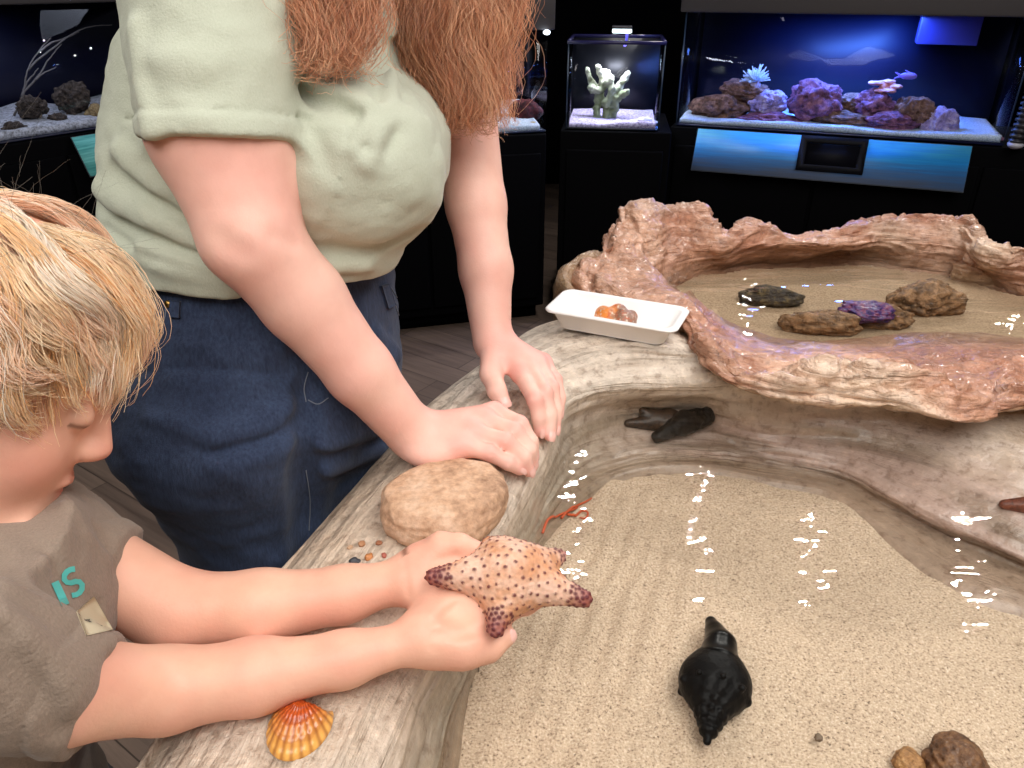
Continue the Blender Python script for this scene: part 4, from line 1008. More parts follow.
# ================================================================ the starfish in the hands
scn = PD(508, 577, .622); sup = unit(CU * .62 - CD * .75 + CR * .05); tips = [PD(434, 577, .608), PD(496, 629, .588), PD(584, 599, .614), PD(565, 556, .652), PD(484, 539, .664)]
star = []
for tp in tips:
    mid = scn * .5 + tp * .5 + sup * .002
    star += [U(.006, rc(scn + sup * .001, mid, .0195, .0140), rc(mid, tp, .0140, .0064))]
dome = ell(scn + sup * .003, (.026, .026, .0165), np.stack([unit(np.cross(sup, CR)), unit(np.cross(sup, np.cross(sup, CR))), sup]))
star_n = I(.006, U(.014, U(.016, *star), dome), plane(scn - sup * .010, -sup + 0))
V, F = sdf_mesh(star_n, .00115, 2)
me_n = np.zeros_like(V); e1, e2 = V[F[:, 2]] - V[F[:, 0]], V[F[:, 3]] - V[F[:, 1]]; fn = np.cross(e1, e2)
for i in range(4):
    for c_ in range(3): me_n[:, c_] += np.bincount(F[:, i], fn[:, c_], len(V))
me_n /= np.linalg.norm(me_n, axis=1)[:, None] + 1e-12
if ((V - scn) * me_n).sum() < 0: me_n = -me_n
g = np.random.default_rng(4); picks = []
upn = (me_n @ sup) > -.15; cand = np.where(upn)[0]; g.shuffle(cand)
tipd = np.min([np.linalg.norm(V - tp, axis=1) for tp in tips], 0)
for i in cand:
    p = V[i]; lim = .0062 if tipd[i] > .016 else .0034
    if all((p - V[j]) @ (p - V[j]) > lim**2 for j in picks): picks.append(i)
    if len(picks) > 420: break
nod = np.zeros(len(V)); rise = np.zeros(len(V))
for i in picks:
    r = (.00125 if tipd[i] > .016 else .0016) * g.uniform(.8, 1.25); d = np.linalg.norm(V - V[i], axis=1)
    nod = np.maximum(nod, 1 / (1 + np.exp((d / r - 1) * 9))); rise = np.maximum(rise, np.exp(-(d / r)**2) * .0014)
cream = lerp3(srgb(204, 146, 108), srgb(222, 180, 156), np.clip(.5 + fbm(V * 60, 3), 0, 1)); 
rose = np.clip((.017 - tipd) / .013, 0, 1)
c0 = lerp3(cream, srgb(128, 40, 50), rose * .9); c0 = lerp3(c0, srgb(196, 110, 90), np.clip(-(me_n @ sup) * 1.2 - .1, 0, 1) * .8)
c0 = c0 * (1 + .16 * fbm(V * 420, 2))[:, None]
cc = lerp3(c0, srgb(88, 24, 34), np.clip(nod, 0, 1) * .95)
m = NT('starfish_skin'); n_ = m.noise(900, 3, .6, m.coord('Object')); m.bsdf(m.attr(), .5, m.bump(n_, .5, .001), Subsurface_Weight=.06, Subsurface_Scale=.004, Specular_IOR_Level=.4)
tag(obj('starfish', V + me_n * (rise + .0004 * fbm(V * 500, 2))[:, None], F, m.m, at=scn - sup * .01, col=cc), 'cream five-armed starfish with dark red knobs held in two cupped hands', 'starfish')
# ================================================================ things on the rim and in the pools
rim_bvh = bvh_of(rim, basin, uprim); sand_bvh = bvh_of(sand, sand2, rim, basin, uprim)
def speckle(name, stops, scale=60, rough=.6, bump=.5, wet=0.0, dist=.004, spec=.4):
    m = NT(name); ob = m.coord('Object'); a = m.noise(scale, 5, .65, ob); b = m.noise(scale * 6, 3, .6, ob)
    c = m.mix(.45, m.ramp(a, *stops), m.ramp(b, (.3, (.55, .5, .46)), (.6, (1.15, 1.13, 1.1))), 'MULTIPLY')
    m.bsdf(c, rough, m.bump(m.math('ADD', a, m.math('MULTIPLY', b, .5)), bump, dist), Coat_Weight=wet, Coat_Roughness=.1, Specular_IOR_Level=spec); return m.m
def lumpy(r, seed, amp=.12, freq=1.6, sub=5, flat_top=None, sharp=0.0):
    V, F = ico(sub); n = fbm(V * freq + seed * 7.7, 4); n2 = fbm(V * freq * 4 + seed, 3)
    k = 1 + amp * n + amp * .35 * n2 - sharp * np.abs(n2)
    V = V * k[:, None]
    if flat_top is not None: V[:, 2] = np.where(V[:, 2] > flat_top, flat_top + (V[:, 2] - flat_top) * .25, V[:, 2])
    return V * np.asarray(r), F
def rotz(V, a): c_, s_ = math.cos(a), math.sin(a); return V @ np.array([[c_, s_, 0], [-s_, c_, 0], [0, 0, 1]])
# boulder set into the rim
V, F = lumpy((.068, .058, .038), 3, .055, 1.4, 6, .55)
bc = PZ(446, 503, .772); bo = np.array([bc[0], bc[1], .772])
m_ = speckle('boulder_rock', [(.3, srgb(132, 98, 74)), (.46, srgb(196, 158, 128)), (.62, srgb(214, 182, 156)), (.78, srgb(188, 148, 120))], 26, .7, .6)
tag(obj('boulder', rotz(V, R(35)) + bo, F, m_), 'flat rounded tan boulder lying on the pale rim beside the hands', 'rock')
# pebbles on the rim
for k, (px, py, r, c, lab) in enumerate([(355, 562, .0052, srgb(52, 52, 58), 'dark grey pebble on the pale rim near the far forearm'), (369, 558, .0046, srgb(186, 122, 70), 'rust brown pebble beside the dark grey one'),
      (362, 545, .0042, srgb(176, 128, 92), 'tan chip on the rim left of the boulder, the one farther from the dark pebble'), (379, 544, .0034, srgb(160, 104, 72), 'small brown chip closest to the boulder edge'), (350, 548, .0030, srgb(196, 160, 128), 'tiny pale chip at the outer side of the rim'), (384, 556, .0032, srgb(170, 96, 80), 'tiny reddish chip in front of the boulder')]):
    h, n_ = hit(rim_bvh, px, py)
    if h is None: continue
    V, F = lumpy((r, r * .8, r * .62), 10 + k, .25, 1.3, 3)
    tag(obj('pebble', rotz(V, k) + h + [0, 0, r * .3], F, flat('pebble_stone', c, .5)), lab, 'pebble', 'loose pebbles on the rim')
# scallop shell
def scallop(center, up, out, size):
    """ribbed fan shell: `out` points from the hinge to the lip, `up` away from what it lies on"""
    up = unit(up); out = unit(out - up * (out @ up)); sd = np.cross(out, up); nr, nt = 60, 240
    r = np.linspace(0.02, 1, nr)[:, None]; t = np.linspace(-1, 1, nt)[None]
    th = t * 1.75 + 0 * r; rib = .5 + .5 * np.cos(t * np.pi * 15); R_ = r * (1 - .34 * np.abs(t)**1.7) * (1 + .010 * rib * r)
    x = np.sin(th) * R_ * .76; y = np.cos(th) * R_ - .02
    dome = .50 * (1 - ((r - .28) / .74)**2).clip(0) ** .8 * (1 - .50 * np.abs(t)**3) * (1 - .15 * r) + .020 * rib * np.sqrt(r) * (1 - .2 * r) + .008 * np.sin(r * 34)
    dome = np.minimum(dome, .05 + 6 * r) * np.clip((1.0 - np.abs(t)) * 6 + .15, 0, 1)
    ctr = center - out * size * .45
    V = ctr + size * (x[..., None] * sd + y[..., None] * out + dome[..., None] * up)
    band = .5 + .5 * np.sin(r * 26 + fbm(S3(x * 3, y * 3, 0.), 2) * 1.5)
    c = lerp3(srgb(196, 86, 30), srgb(238, 178, 92), np.clip((r - .45) / .5, 0, 1) + 0 * t)
    c = lerp3(c, srgb(150, 56, 24), (band > .62) * .55 * np.clip(1.25 - r, 0, 1) + 0 * t); c = lerp3(c, srgb(120, 44, 18), (1 - rib) ** 2 * .55 + 0 * r)
    V2 = V - up * size * .03; n = nr * nt; f = grid_faces(nr, nt)
    return np.concatenate([V.reshape(-1, 3), V2.reshape(-1, 3)]), np.concatenate([f, f[:, ::-1] + n]), np.concatenate([c.reshape(-1, 3)] * 2)
h, n_ = hit(rim_bvh, 294, 742)
n_ = unit(n_ * .4 + np.array([0, 0, 1.]))
V, F, C = scallop(h + n_ * .0015 + np.array([.001, .004, 0]), n_, PZ(284, 768, h[2]) - PZ(306, 712, h[2]), .040)
m = NT('scallop_shell'); m.bsdf(m.attr(), .3, Coat_Weight=.4, Coat_Roughness=.15)
tag(obj('scallop_shell', V, F, m.m, col=C), 'orange and yellow ribbed fan shell on the rim below the near forearm', 'seashell')
# foam tray
tc, tl = np.array([.151, 1.027, .7845]), unit(np.array([.147, -.066, 0])); tw = np.array([-tl[1], tl[0], 0])
def rrect(a, b, r, n=8):
    P = []
    for cx, cy, s in ((a - r, b - r, 0), (-a + r, b - r, 1), (-a + r, -b + r, 2), (a - r, -b + r, 3)):
        for k in range(n): t = (s + k / (n - 1)) * np.pi / 2; P.append((cx + r * math.cos(t), cy + r * math.sin(t)))
    return np.array(P)
rings = [(.068, .026, .0, .012), (.070, .028, .002, .012), (.080, .036, .027, .014), (.088, .043, .029, .016), (.0885, .0435, .0305, .016), (.086, .042, .0325, .016), (.078, .034, .031, .014), (.068, .027, .0065, .012), (.064, .023, .005, .012), (.052, .013, .005, .010), (.041, .003, .005, .002)]
V = np.concatenate([tc + q[:, :1] * tl + q[:, 1:] * tw + [0, 0, z] for a, b, z, r in [(a_ * 1.1, b_ * 1.1, z_, r_) for a_, b_, z_, r_ in rings] for q in [rrect(a, b, r)]]); nq = 32
F = [grid_faces(len(rings), nq, cv=True), np.array([list(range(nq))[::-1]]), np.array([list(range((len(rings) - 1) * nq, len(rings) * nq))])]
m_ = NT('white_foam'); nn = m_.noise(700, 2, .5, m_.coord('Object')); m_.bsdf(srgb(244, 242, 240), .55, m_.bump(nn, .15, .001))
tray = empty('foam_tray', tc, label='white foam tray resting on the rock rim where the two basins meet', cat='tray')
obj('tray_shell', V, F, m_.m, tray, smooth=False)
# the orange lump in it
oc_ = tc + [0, 0, .006] - tl * .002; par = []
g = np.random.default_rng(5)
for k in range(12): par.append(ell(oc_ + tl * g.uniform(-.022, .032) + tw * g.uniform(-.012, .012) + [0, 0, g.uniform(.009, .019)], g.uniform(.008, .013, 3)))
par.append(ell(oc_ - tl * .014 + [0, 0, .010], (.017, .015, .014)))
V, F = sdf_mesh(I(.002, U(.006, *par), plane(oc_, (0, 0, -1))), .0012, 1)
x = (V - oc_) @ tl; c = lerp3(srgb(228, 136, 52), srgb(150, 112, 92), np.clip((x + .006 + .006 * fbm(V * 120, 2)) / .012, 0, 1)); c = lerp3(c, srgb(196, 84, 40), np.clip(fbm(V * 260, 3) * 1.6 - .2, 0, 1) * .8); c = lerp3(c, srgb(220, 200, 180), np.clip(fbm(V * 320 + 5, 2) * 2 - .7, 0, 1))
m = NT('orange_creature_skin'); m.bsdf(m.attr(), .35, m.bump(m.noise(500, 3, .6, m.coord('Object')), .6, .002))
tag(obj('sea_creature', V, F, m.m, at=oc_, col=c), 'small knobbly orange and brown lump of sea life lying in the white tray', 'sea creature')
# black whelk on the sand
def whelk(tip_spire, shoulder, siphon_end, rad, z, h=.0011):
    a, b, s_ = tip_spire, shoulder, siphon_end; ax = unit(b - a); L = np.linalg.norm(b - a); sd = unit(np.cross(ax, [0, 0, 1])); upv = np.cross(sd, ax)
    Mx = np.stack([ax, sd, upv]); par = []
    for k, t in enumerate(np.linspace(.02, .80, 7)):
        r = rad * (.10 + .80 * t); p = a + ax * L * t; par.append(ell(p, (L * .07 + .008 * t, r, r * .85), Mx))
    whorl = U(.003, *par); kn = []
    for k, t in enumerate(np.linspace(.14, .80, 6)):
        r = rad * (.10 + .80 * t)
        for q in range(10): th = q / 10 * 2 * np.pi + k * .5; d = math.cos(th) * sd + math.sin(th) * upv; kn.append(ell(a + ax * L * (t + .02) + d * r * .92, (.0016 + .0026 * t,) * 3))
    for q in range(9): th = q / 9 * 2 * np.pi; d = math.cos(th) * sd + math.sin(th) * upv; kn.append(ell(b - ax * rad * .35 + d * rad * .94, (.003,) * 3))
    body_ = U(.006, ell(b, (rad * .98, rad * 1.02, rad * .78), Mx), ell(b + ax * rad * .45, (rad * .75, rad * .72, rad * .6), Mx))
    return U(.005, U(.003, whorl, *kn), body_), chain([b + ax * rad * .7, b + ax * rad * 1.3, (b + ax * rad * 1.3) * .45 + s_ * .55, s_], [rad * .66, rad * .40, rad * .21, rad * .18], .012)
zb = ZS + .017
wt, wb, ws = PZ(707, 742, ZS + .008), PZ(715, 683, zb), PZ(711, 622, ZS + .020)
sn, si = whelk(wt, wb, ws, .0335, zb)
m = NT('black_shell'); n_ = m.noise(120, 4, .6, m.coord('Object')); m.bsdf(m.ramp(n_, (.3, (.002, .002, .002)), (.8, (.006, .005, .005))), .45, m.bump(n_, .5, .003), Specular_IOR_Level=.12); M_BSHELL = m.m
sn = U(.0, sn)
wh = empty('whelk', wb * [1, 1, 0] + [0, 0, ZS], label='black knobbly sea snail with its siphon stretched out on the open sand', cat='sea snail')
V, F = sdf_mesh(sn, .0012, 1); obj('shell', V, F, M_BSHELL, wh)
V, F = sdf_mesh(si, .001, 1); obj('siphon', V, F, flat('black_flesh', (.002, .002, .002), .3, Specular_IOR_Level=.2), wh, label='smooth black siphon tube')
# black snail and dark starfish in the far cove
m_ = speckle('dark_brown_skin', [(.35, srgb(26, 18, 13)), (.55, srgb(58, 40, 27)), (.75, srgb(88, 63, 42))], 160, .5, .5, .2, .002)
def on_pool(px, py, off): h, n_ = hit(sand_bvh, px, py); return h + n_ * off
def sstar(c, tips, r0, r1, h=.0016, k=.008): return sdf_mesh(U(k, *[rc(c, t, r0, r1) for t in tips]), h, 1)
c = on_pool(668, 424, .006); tt = [on_pool(px, py, .004) for px, py in ((626, 423), (641, 410), (668, 412), (694, 420), (664, 437))]
V, F = sstar(c, tt, .0165, .0055)
tag(obj('starfish', V, F, m_), 'dark brown starfish clinging to the shelf behind the black snail', 'starfish')
pa, pb, pc = on_pool(655, 441, .012), on_pool(684, 433, .022), on_pool(707, 424, .014)
sn = U(.008, rc(pa, pb, .0085, .0155), rc(pb, pc, .0155, .0125), ell(pb + [.006, 0, .004], (.017, .014, .014)), rc(pb, on_pool(668, 430, .018), .011, .006), *[ell(pb * (1 - t) + pc * t + unit(CU - CD * .5) * .013 + CR * .004 * (k % 2), (.004, .004, .004)) for k, t in enumerate((0, .3, .6, .9))])
V, F = sdf_mesh(Disp(sn, lambda P: fbm(P * 160, 3) * .0012), .0013, 1); tag(obj('sea_snail', V, F, M_BSHELL), 'glossy black snail on the underwater shelf below the foam tray', 'sea snail')
# right-hand reddish starfish, mostly out of the picture
m2_ = speckle('red_brown_skin', [(.35, srgb(70, 34, 26)), (.55, srgb(120, 66, 48)), (.75, srgb(150, 92, 66))], 160, .45, .5, .3, .002)
c = on_pool(1062, 512, .008); tt = [on_pool(px, py, .004) for px, py in ((1004, 506), (1040, 480), (1095, 490), (1100, 530), (1050, 545))]
V, F = sstar(c, tt, .018, .006); tag(obj('starfish', V, F, m2_), 'red-brown starfish on the wet slope, one arm tip in view at the right edge', 'starfish')
# orange threads at the sand edge
m_o = flat('orange_weed', srgb(196, 88, 50), .5)
parts = []
for px in ([(541, 533), (545, 522), (556, 517), (566, 512), (576, 508)], [(566, 514), (574, 517), (583, 512), (588, 515), (586, 520), (579, 519)], [(560, 518), (568, 510), (580, 504), (592, 500)]):
    P = spline([on_pool(*q, .003) for q in px], 40) + fbm(np.linspace(0, 6, 40)[:, None] * [1, 1.3, .7], 2)[:, None] * .001
    parts.append(tube(P, np.linspace(.0018, .0010, 40), 8))
V, F = merge(parts); tag(obj('seaweed', V, F, m_o), 'thin orange-red strands of weed along the foot of the wall behind the held starfish', 'seaweed')
# shells at the bottom edge
m_b = speckle('brown_shell', [(.32, srgb(58, 36, 24)), (.5, srgb(108, 74, 48)), (.72, srgb(150, 112, 76))], 90, .5, .7, .2, .003)
p = PZ(954, 771, ZS); V, F = lumpy((.024, .026, .017), 22, .16, 1.7, 5, None, .05); tag(obj('turban_shell', V + p + [0, 0, .010], F, m_b), 'larger dark brown rough shell half buried in the sand', 'seashell')
p = PZ(908, 766, ZS); V, F = lumpy((.013, .013, .010), 25, .16, 1.7, 5)
tag(obj('turban_shell', V + p + [0, 0, .004], F, speckle('tan_shell', [(.35, srgb(120, 84, 50)), (.55, srgb(176, 132, 86)), (.75, srgb(206, 170, 124))], 90, .5, .6)), 'smaller tan shell left of the dark brown shell', 'seashell')
p = PZ(818, 738, ZS); V, F = lumpy((.0042, .0036, .003), 29, .3, 1.7, 3); tag(obj('pebble', V + p + [0, 0, .001], F, flat('grey_pebble', srgb(110, 92, 74), .6)), 'single tiny grey-brown pebble on the open sand', 'pebble')
# rocks in the raised basin
m_r = speckle('brown_live_rock', [(.3, srgb(62, 44, 28)), (.48, srgb(122, 92, 62)), (.65, srgb(164, 126, 88)), (.8, srgb(112, 84, 58))], 70, .6, .9, .1, .006)
m_d = speckle('dark_live_rock', [(.3, srgb(24, 20, 18)), (.5, srgb(64, 54, 42)), (.68, srgb(112, 96, 62)), (.82, srgb(50, 42, 48))], 80, .6, .9, .1, .006)
def rock(px, py, rr, ang, seed, mat, lab, dz=.3, cat='rock', name='rock'):
    p = PZ(px, py, ZS2); V, F = lumpy(rr, seed, .22, 1.5, 5, None, .10); tag(obj(name, rotz(V, R(ang)) + p + [0, 0, rr[2] * dz], F, mat), lab, cat)
rock(820, 328, (.068, .026, .022), -14, 31, m_r, 'long brown rock nearest the front rim of the raised basin')
rock(768, 300, (.056, .024, .020), -8, 33, m_d, 'dark mottled rock at the left of the raised basin')
rock(878, 320, (.055, .028, .022), -10, 35, m_r, 'low brown rock under the deep purple creature')
rock(926, 306, (.070, .042, .036), 8, 37, m_r, 'largest tan-brown rock in the raised basin')
m_p = speckle('purple_skin', [(.3, srgb(22, 18, 52)), (.45, srgb(58, 36, 104)), (.58, srgb(110, 54, 92)), (.75, srgb(150, 80, 70))], 120, .4, .8, .3, .003)
p = PZ(866, 314, ZS2 + .02); V, F = lumpy((.046, .030, .017), 41, .2, 2.2, 5, None, .12); tag(obj('sea_creature', rotz(V, R(-12)) + p + [0, 0, .004], F, m_p), 'deep purple rounded creature against the largest rock', 'sea creature')
# ================================================================ aquariums against the dark
M_TBLK = flat('black_cabinet', (.0015, .0015, .002), .7, Specular_IOR_Level=.03)
M_HOOD = flat('charcoal_hood', srgb(52, 48, 50), .6)
M_GLASS = glassy('aquarium_glass', (.94, .96, 1.0), 1.22)
M_EDGE = flat('glass_edge', srgb(34, 50, 68), .3)
M_TBACK = flat('deep_blue_backing', srgb(6, 12, 46), .5)
class Fr:
    """upright frame of a tank: A, B its lower front corners; v runs away from the viewer"""
    def __init__(s, A, B):
        s.A = np.array([A[0], A[1], 0.]); s.u = unit([B[0] - A[0], B[1] - A[1], 0]); s.L = math.hypot(B[0] - A[0], B[1] - A[1]); s.v = np.array([-s.u[1], s.u[0], 0]); s.M = np.stack([s.u, s.v, [0, 0, 1.]])
    def p(s, u, v, z): return s.A + s.u * u + s.v * v + [0, 0, z]
    def box(s, u0, u1, v0, v1, z0, z1, bev=0.0):
        c, d = s.p((u0 + u1) / 2, (v0 + v1) / 2, (z0 + z1) / 2), (u1 - u0, v1 - v0, z1 - z0)
        return bbox_mesh(c, d, s.M, bev) if bev else box(c, d, s.M)
    def at(s, px, py, v):
        """the point on the upright plane v that the sight line meets"""
        r = ray(px, py); t = ((s.A + s.v * v - CAM) @ s.v) / (r @ s.v); P = CAM + r * t; return (P - s.A) @ s.u, P[2]
ZB = .734
def cabinet(fr, u0, u1, v0, v1, lab, z1=ZB):
    t = empty('aquarium_cabinet', fr.p((u0 + u1) / 2, (v0 + v1) / 2, 0), label=lab, cat='cabinet')
    V, F = fr.box(u0, u1, v0, v1, .06, z1 - .004, .006); obj('carcass', V, F, M_TBLK, t)
    V, F = fr.box(u0 + .02, u1 - .02, v0 + .04, v1 - .02, 0, .062); obj('plinth', V, F, M_TBLK, t, smooth=False)
    n = max(1, round((u1 - u0) / .55))
    for k in range(n):
        a = u0 + .02 + (u1 - u0 - .04) * k / n; b = u0 + .02 + (u1 - u0 - .04) * (k + 1) / n
        V, F = fr.box(a + .006, b - .006, v0 - .016, v0 - .0005, .10, z1 - .07, .004); obj('door', V, F, M_TBLK, t)
    return t
def tank(fr, u0, u1, v0, v1, z0, z1, lab, hood=None, back=M_TBACK, edge=True):
    t = empty('aquarium', fr.p((u0 + u1) / 2, (v0 + v1) / 2, z0), label=lab, cat='aquarium'); g = .008
    for nm, b in (('front_pane', (u0, u1, v0, v0 + g)), ('side_pane', (u0, u0 + g, v0 + g, v1 - g)), ('side_pane', (u1 - g, u1, v0 + g, v1 - g))):
        V, F = fr.box(*b, z0 + .006, z1); obj(nm, V, F, M_GLASS, t, smooth=False)
    V, F = fr.box(u0, u1, v1 - g, v1, z0 + .006, z1); obj('back_panel', V, F, back, t, smooth=False)
    V, F = fr.box(u0, u1, v0, v1, z0, z0 + .006); obj('base_panel', V, F, back, t, smooth=False)
    if edge:
        for u in (u0, u1):
            V, F = fr.box(u - .002, u + .002, v0 - .001, v0 + .003, z0, z1); obj('corner_seam', V, F, M_EDGE, t, smooth=False)
    if hood:
        V, F = fr.box(u0 - .02, u1 + .02, v0 - .02, v1 + .02, z1, z1 + hood, .006); obj('hood', V, F, M_HOOD, t)
    return t
def bed(fr, u0, u1, v0, v1, z, amp, mat, lab, front=0.0, seed=0):
    nu_, nv_ = 90, 40; a = np.linspace(u0, u1, nu_)[:, None]; b = np.linspace(v0, v1, nv_)[None]
    h = z + amp * (.5 + .5 * fbm(S3(a * 7 + seed, b * 7, 0.), 3)) + front * (b - v0) / (v1 - v0)
    top = fr.A + a[..., None] * fr.u + b[..., None] * fr.v + h[..., None] * np.array([0, 0, 1.]); bot = top.copy(); bot[..., 2] = z - .012
    n = nu_ * nv_; f = grid_faces(nu_, nv_); rim_ = [i * nv_ for i in range(nu_)] + [(nu_ - 1) * nv_ + j for j in range(1, nv_)] + [i * nv_ + nv_ - 1 for i in range(nu_ - 2, -1, -1)] + [j for j in range(nv_ - 2, 0, -1)]
    side = np.array([(rim_[i], rim_[i] + n, rim_[(i + 1) % len(rim_)] + n, rim_[(i + 1) % len(rim_)]) for i in range(len(rim_))])
    return tag(obj('aquarium_sand', np.concatenate([top.reshape(-1, 3), bot.reshape(-1, 3)]), np.concatenate([f, f[:, ::-1] + n, side]), mat), lab, 'sand', kind='stuff')
def tank_light(fr, u, v, z, size, w, col):
    c = fr.p(u, v, z); area('aquarium_lamp', tuple(c), tuple(c - np.array([0, 0, 1.])), size, w, col, 'RECTANGLE')
def area(name, loc, tgt, size, watts, color=(1, 1, 1), shape='DISK'):
    l = bpy.data.lights.new(name, 'AREA'); l.energy = watts; l.color = color; l.shape = shape
    l.size = size if not isinstance(size, tuple) else size[0]
    if isinstance(size, tuple): l.size_y = size[1]
    o = bpy.data.objects.new(name, l); COL.objects.link(o); o.location = loc
    o.rotation_euler = (Vector(tgt) - Vector(loc)).to_track_quat('-Z', 'Y').to_euler(); return o
m_ws = speckle('white_coral_sand', [(.35, srgb(150, 170, 190)), (.6, srgb(214, 224, 234)), (.8, srgb(240, 244, 248))], 220, .8, .4)
# ---- the big reef aquarium
FB = Fr(PZ(676, 125, ZB), PZ(1003, 146, ZB)); TB = .42
cabinet(FB, -.02, 1.6, -.005, TB + .05, 'black cabinet carrying the large blue reef aquarium')
zt = FB.at(690, 12, 0)[1]
big = tank(FB, 0, FB.L, 0, TB, ZB, zt, 'large blue-lit reef aquarium with purple rocks behind the raised basin', .16)
V, F = FB.box(FB.at(921, 20, .3)[0], FB.at(982, 20, .3)[0], .26, .38, FB.at(940, 44, .3)[1], zt - .004, .003)
obj('overflow_box', V, F, flat('violet_plastic', srgb(70, 70, 150), .3), big, label='violet overflow box at the back')
bed(FB, .01, FB.L - .01, .012, TB - .012, ZB + .02, .012, m_ws, 'white sand glowing blue on the floor of the large aquarium')
tank_light(FB, FB.L * .50, TB * .45, zt - .012, (FB.L * .42, .2), 11, (.10, .26, 1.0))
tank_light(FB, FB.L * .42, TB * .25, zt - .012, (FB.L * .3, .10), .8, (.8, .75, 1.0))
rock_cols = {'plum': [(.3, srgb(52, 32, 48)), (.5, srgb(134, 84, 116)), (.7, srgb(186, 130, 150)), (.85, srgb(90, 60, 90))], 'umber': [(.3, srgb(46, 32, 28)), (.5, srgb(122, 88, 74)), (.7, srgb(176, 136, 116)), (.85, srgb(96, 70, 70))], 'lilac': [(.3, srgb(96, 84, 120)), (.5, srgb(170, 150, 196)), (.7, srgb(222, 206, 232)), (.85, srgb(150, 130, 170))]}
RM = {k: speckle(k + '_reef_rock', v, 45, .8, 1.0, 0, .01) for k, v in rock_cols.items()}
def reef(px, py, v, r, mat, lab, seed, name='reef_rock', cat='rock', group='reef rocks in the large aquarium'):
    r = np.array(r) * 1.3; u, z = FB.at(px, py, v); V, F = lumpy(r, seed, .26, 1.7, 5, None, .16)
    W = V @ FB.M + FB.p(u, v, z); vv = (W - FB.A) @ FB.v; W = W + (np.clip(vv, .014, TB - .014) - vv)[:, None] * FB.v
    W[:, 2] = np.maximum(W[:, 2], ZB + .010)
    return tag(obj(name, W, F, mat), lab, cat, group)
reef(722, 108, .14, (.085, .06, .042), RM['umber'], 'dark brown reef rock at the left end of the reef', 51)
reef(742, 91, .15, (.075, .05, .028), RM['umber'], 'brown ledge of rock leaning under the white anemone', 52)
reef(768, 103, .13, (.055, .045, .036), RM['lilac'], 'pale lilac rock right of the anemone ledge', 53)
reef(770, 120, .10, (.09, .05, .022), RM['plum'], 'low purple rock along the sand under the pale lilac rock', 54)
reef(815, 102, .13, (.070, .055, .058), RM['plum'], 'rounded pink-plum rock standing in the middle of the reef', 55)
reef(842, 118, .12, (.085, .05, .022), RM['umber'], 'low brown rock at the foot of the rounded plum rock', 56)
reef(852, 104, .18, (.05, .05, .03), RM['umber'], 'shadowed brown rock behind the middle of the reef', 61)
reef(876, 106, .15, (.060, .05, .044), RM['plum'], 'purple rock under the pink plate coral', 57)
reef(893, 122, .10, (.07, .05, .028), RM['plum'], 'purple rock on the sand in front of the plate coral', 58)
reef(912, 113, .13, (.055, .05, .044), RM['umber'], 'mottled brown rock near the right end of the reef', 59)
reef(938, 124, .12, (.050, .045, .040), RM['lilac'], 'lilac-grey rock closing the right end of the reef', 60)
reef(990, 138, .06, (.03, .02, .012), RM['plum'], 'small purple stone alone in the right corner of the sand', 62)
# white anemone
u, z = FB.at(755, 82, .13); c = FB.p(u, .13, z); g = np.random.default_rng(8); C = []
for k in range(150):
    d = g.normal(0, 1, 3); d[2] = abs(d[2]) + .25; d = unit(d); L = g.uniform(.03, .062); w = g.normal(0, .006, 3)
    C.append([c + d * L * t + w * t * t for t in np.linspace(0, 1, 8)])
V, F = strands(np.array(C), np.linspace(1, .6, 8)[None] * np.full((150, 1), .0028), 5)
an = empty('sea_anemone', c, label='pale blue-white anemone with spread tentacles on the brown ledge', cat='sea anemone')
tag(obj('tentacle_crown', V, F, flat('anemone_white', srgb(214, 232, 246), .5), an), kind='stuff')
V, F = lumpy((.020, .018, .022), 5, .1); obj('column', V + c - [0, 0, .012], F, flat('anemone_column', srgb(170, 160, 190), .6), an)
# pink plate coral
u, z = FB.at(884, 87, .14); c = FB.p(u, .14, z); par = []
for k, (a, b, zz, r) in enumerate([(-.03, 0, .012, .026), (.012, .01, .018, .024), (.038, -.005, .004, .024), (.02, -.02, -.010, .022), (-.012, -.01, -.012, .018)]): par.append(ell(c + FB.u * a + FB.v * b + [0, 0, zz], (r, r, .007)))
V, F = sdf_mesh(Disp(U(.006, *par, rc(c - [0, 0, .03], c, .012, .014)), lambda P: fbm(P * 110, 2) * .002), .0024, 1); tag(obj('plate_coral', V, F, speckle('pink_coral', [(.35, srgb(190, 120, 130)), (.6, srgb(236, 176, 176)), (.8, srgb(250, 214, 204))], 90, .6)), 'pink layered plate coral on top of the purple rock', 'coral')
# small fish
u, z = FB.at(908, 76, .16); c = FB.p(u, .16, z); fish = empty('reef_fish', c, label='little violet fish swimming above the right half of the reef', cat='fish'); mf = flat('violet_fish', srgb(130, 110, 210), .4)
V, F = sdf_mesh(U(.006, ell(c, (.026, .009, .012), FB.M), ell(c + FB.u * .016, (.013, .007, .009), FB.M)), .0016, 1); obj('fish_body', V, F, mf, fish)
V, F = sdf_mesh(U(.003, rc(c - FB.u * .022, c - FB.u * .042 + [0, 0, .010], .004, .002), rc(c - FB.u * .022, c - FB.u * .042 - [0, 0, .010], .004, .002)), .001, 1); obj('tail_fin', V, F, mf, fish)
V, F = sdf_mesh(rc(c + FB.u * .006 + [0, 0, .010], c - FB.u * .012 + [0, 0, .018], .003, .0015), .001, 1); obj('dorsal_fin', V, F, mf, fish)
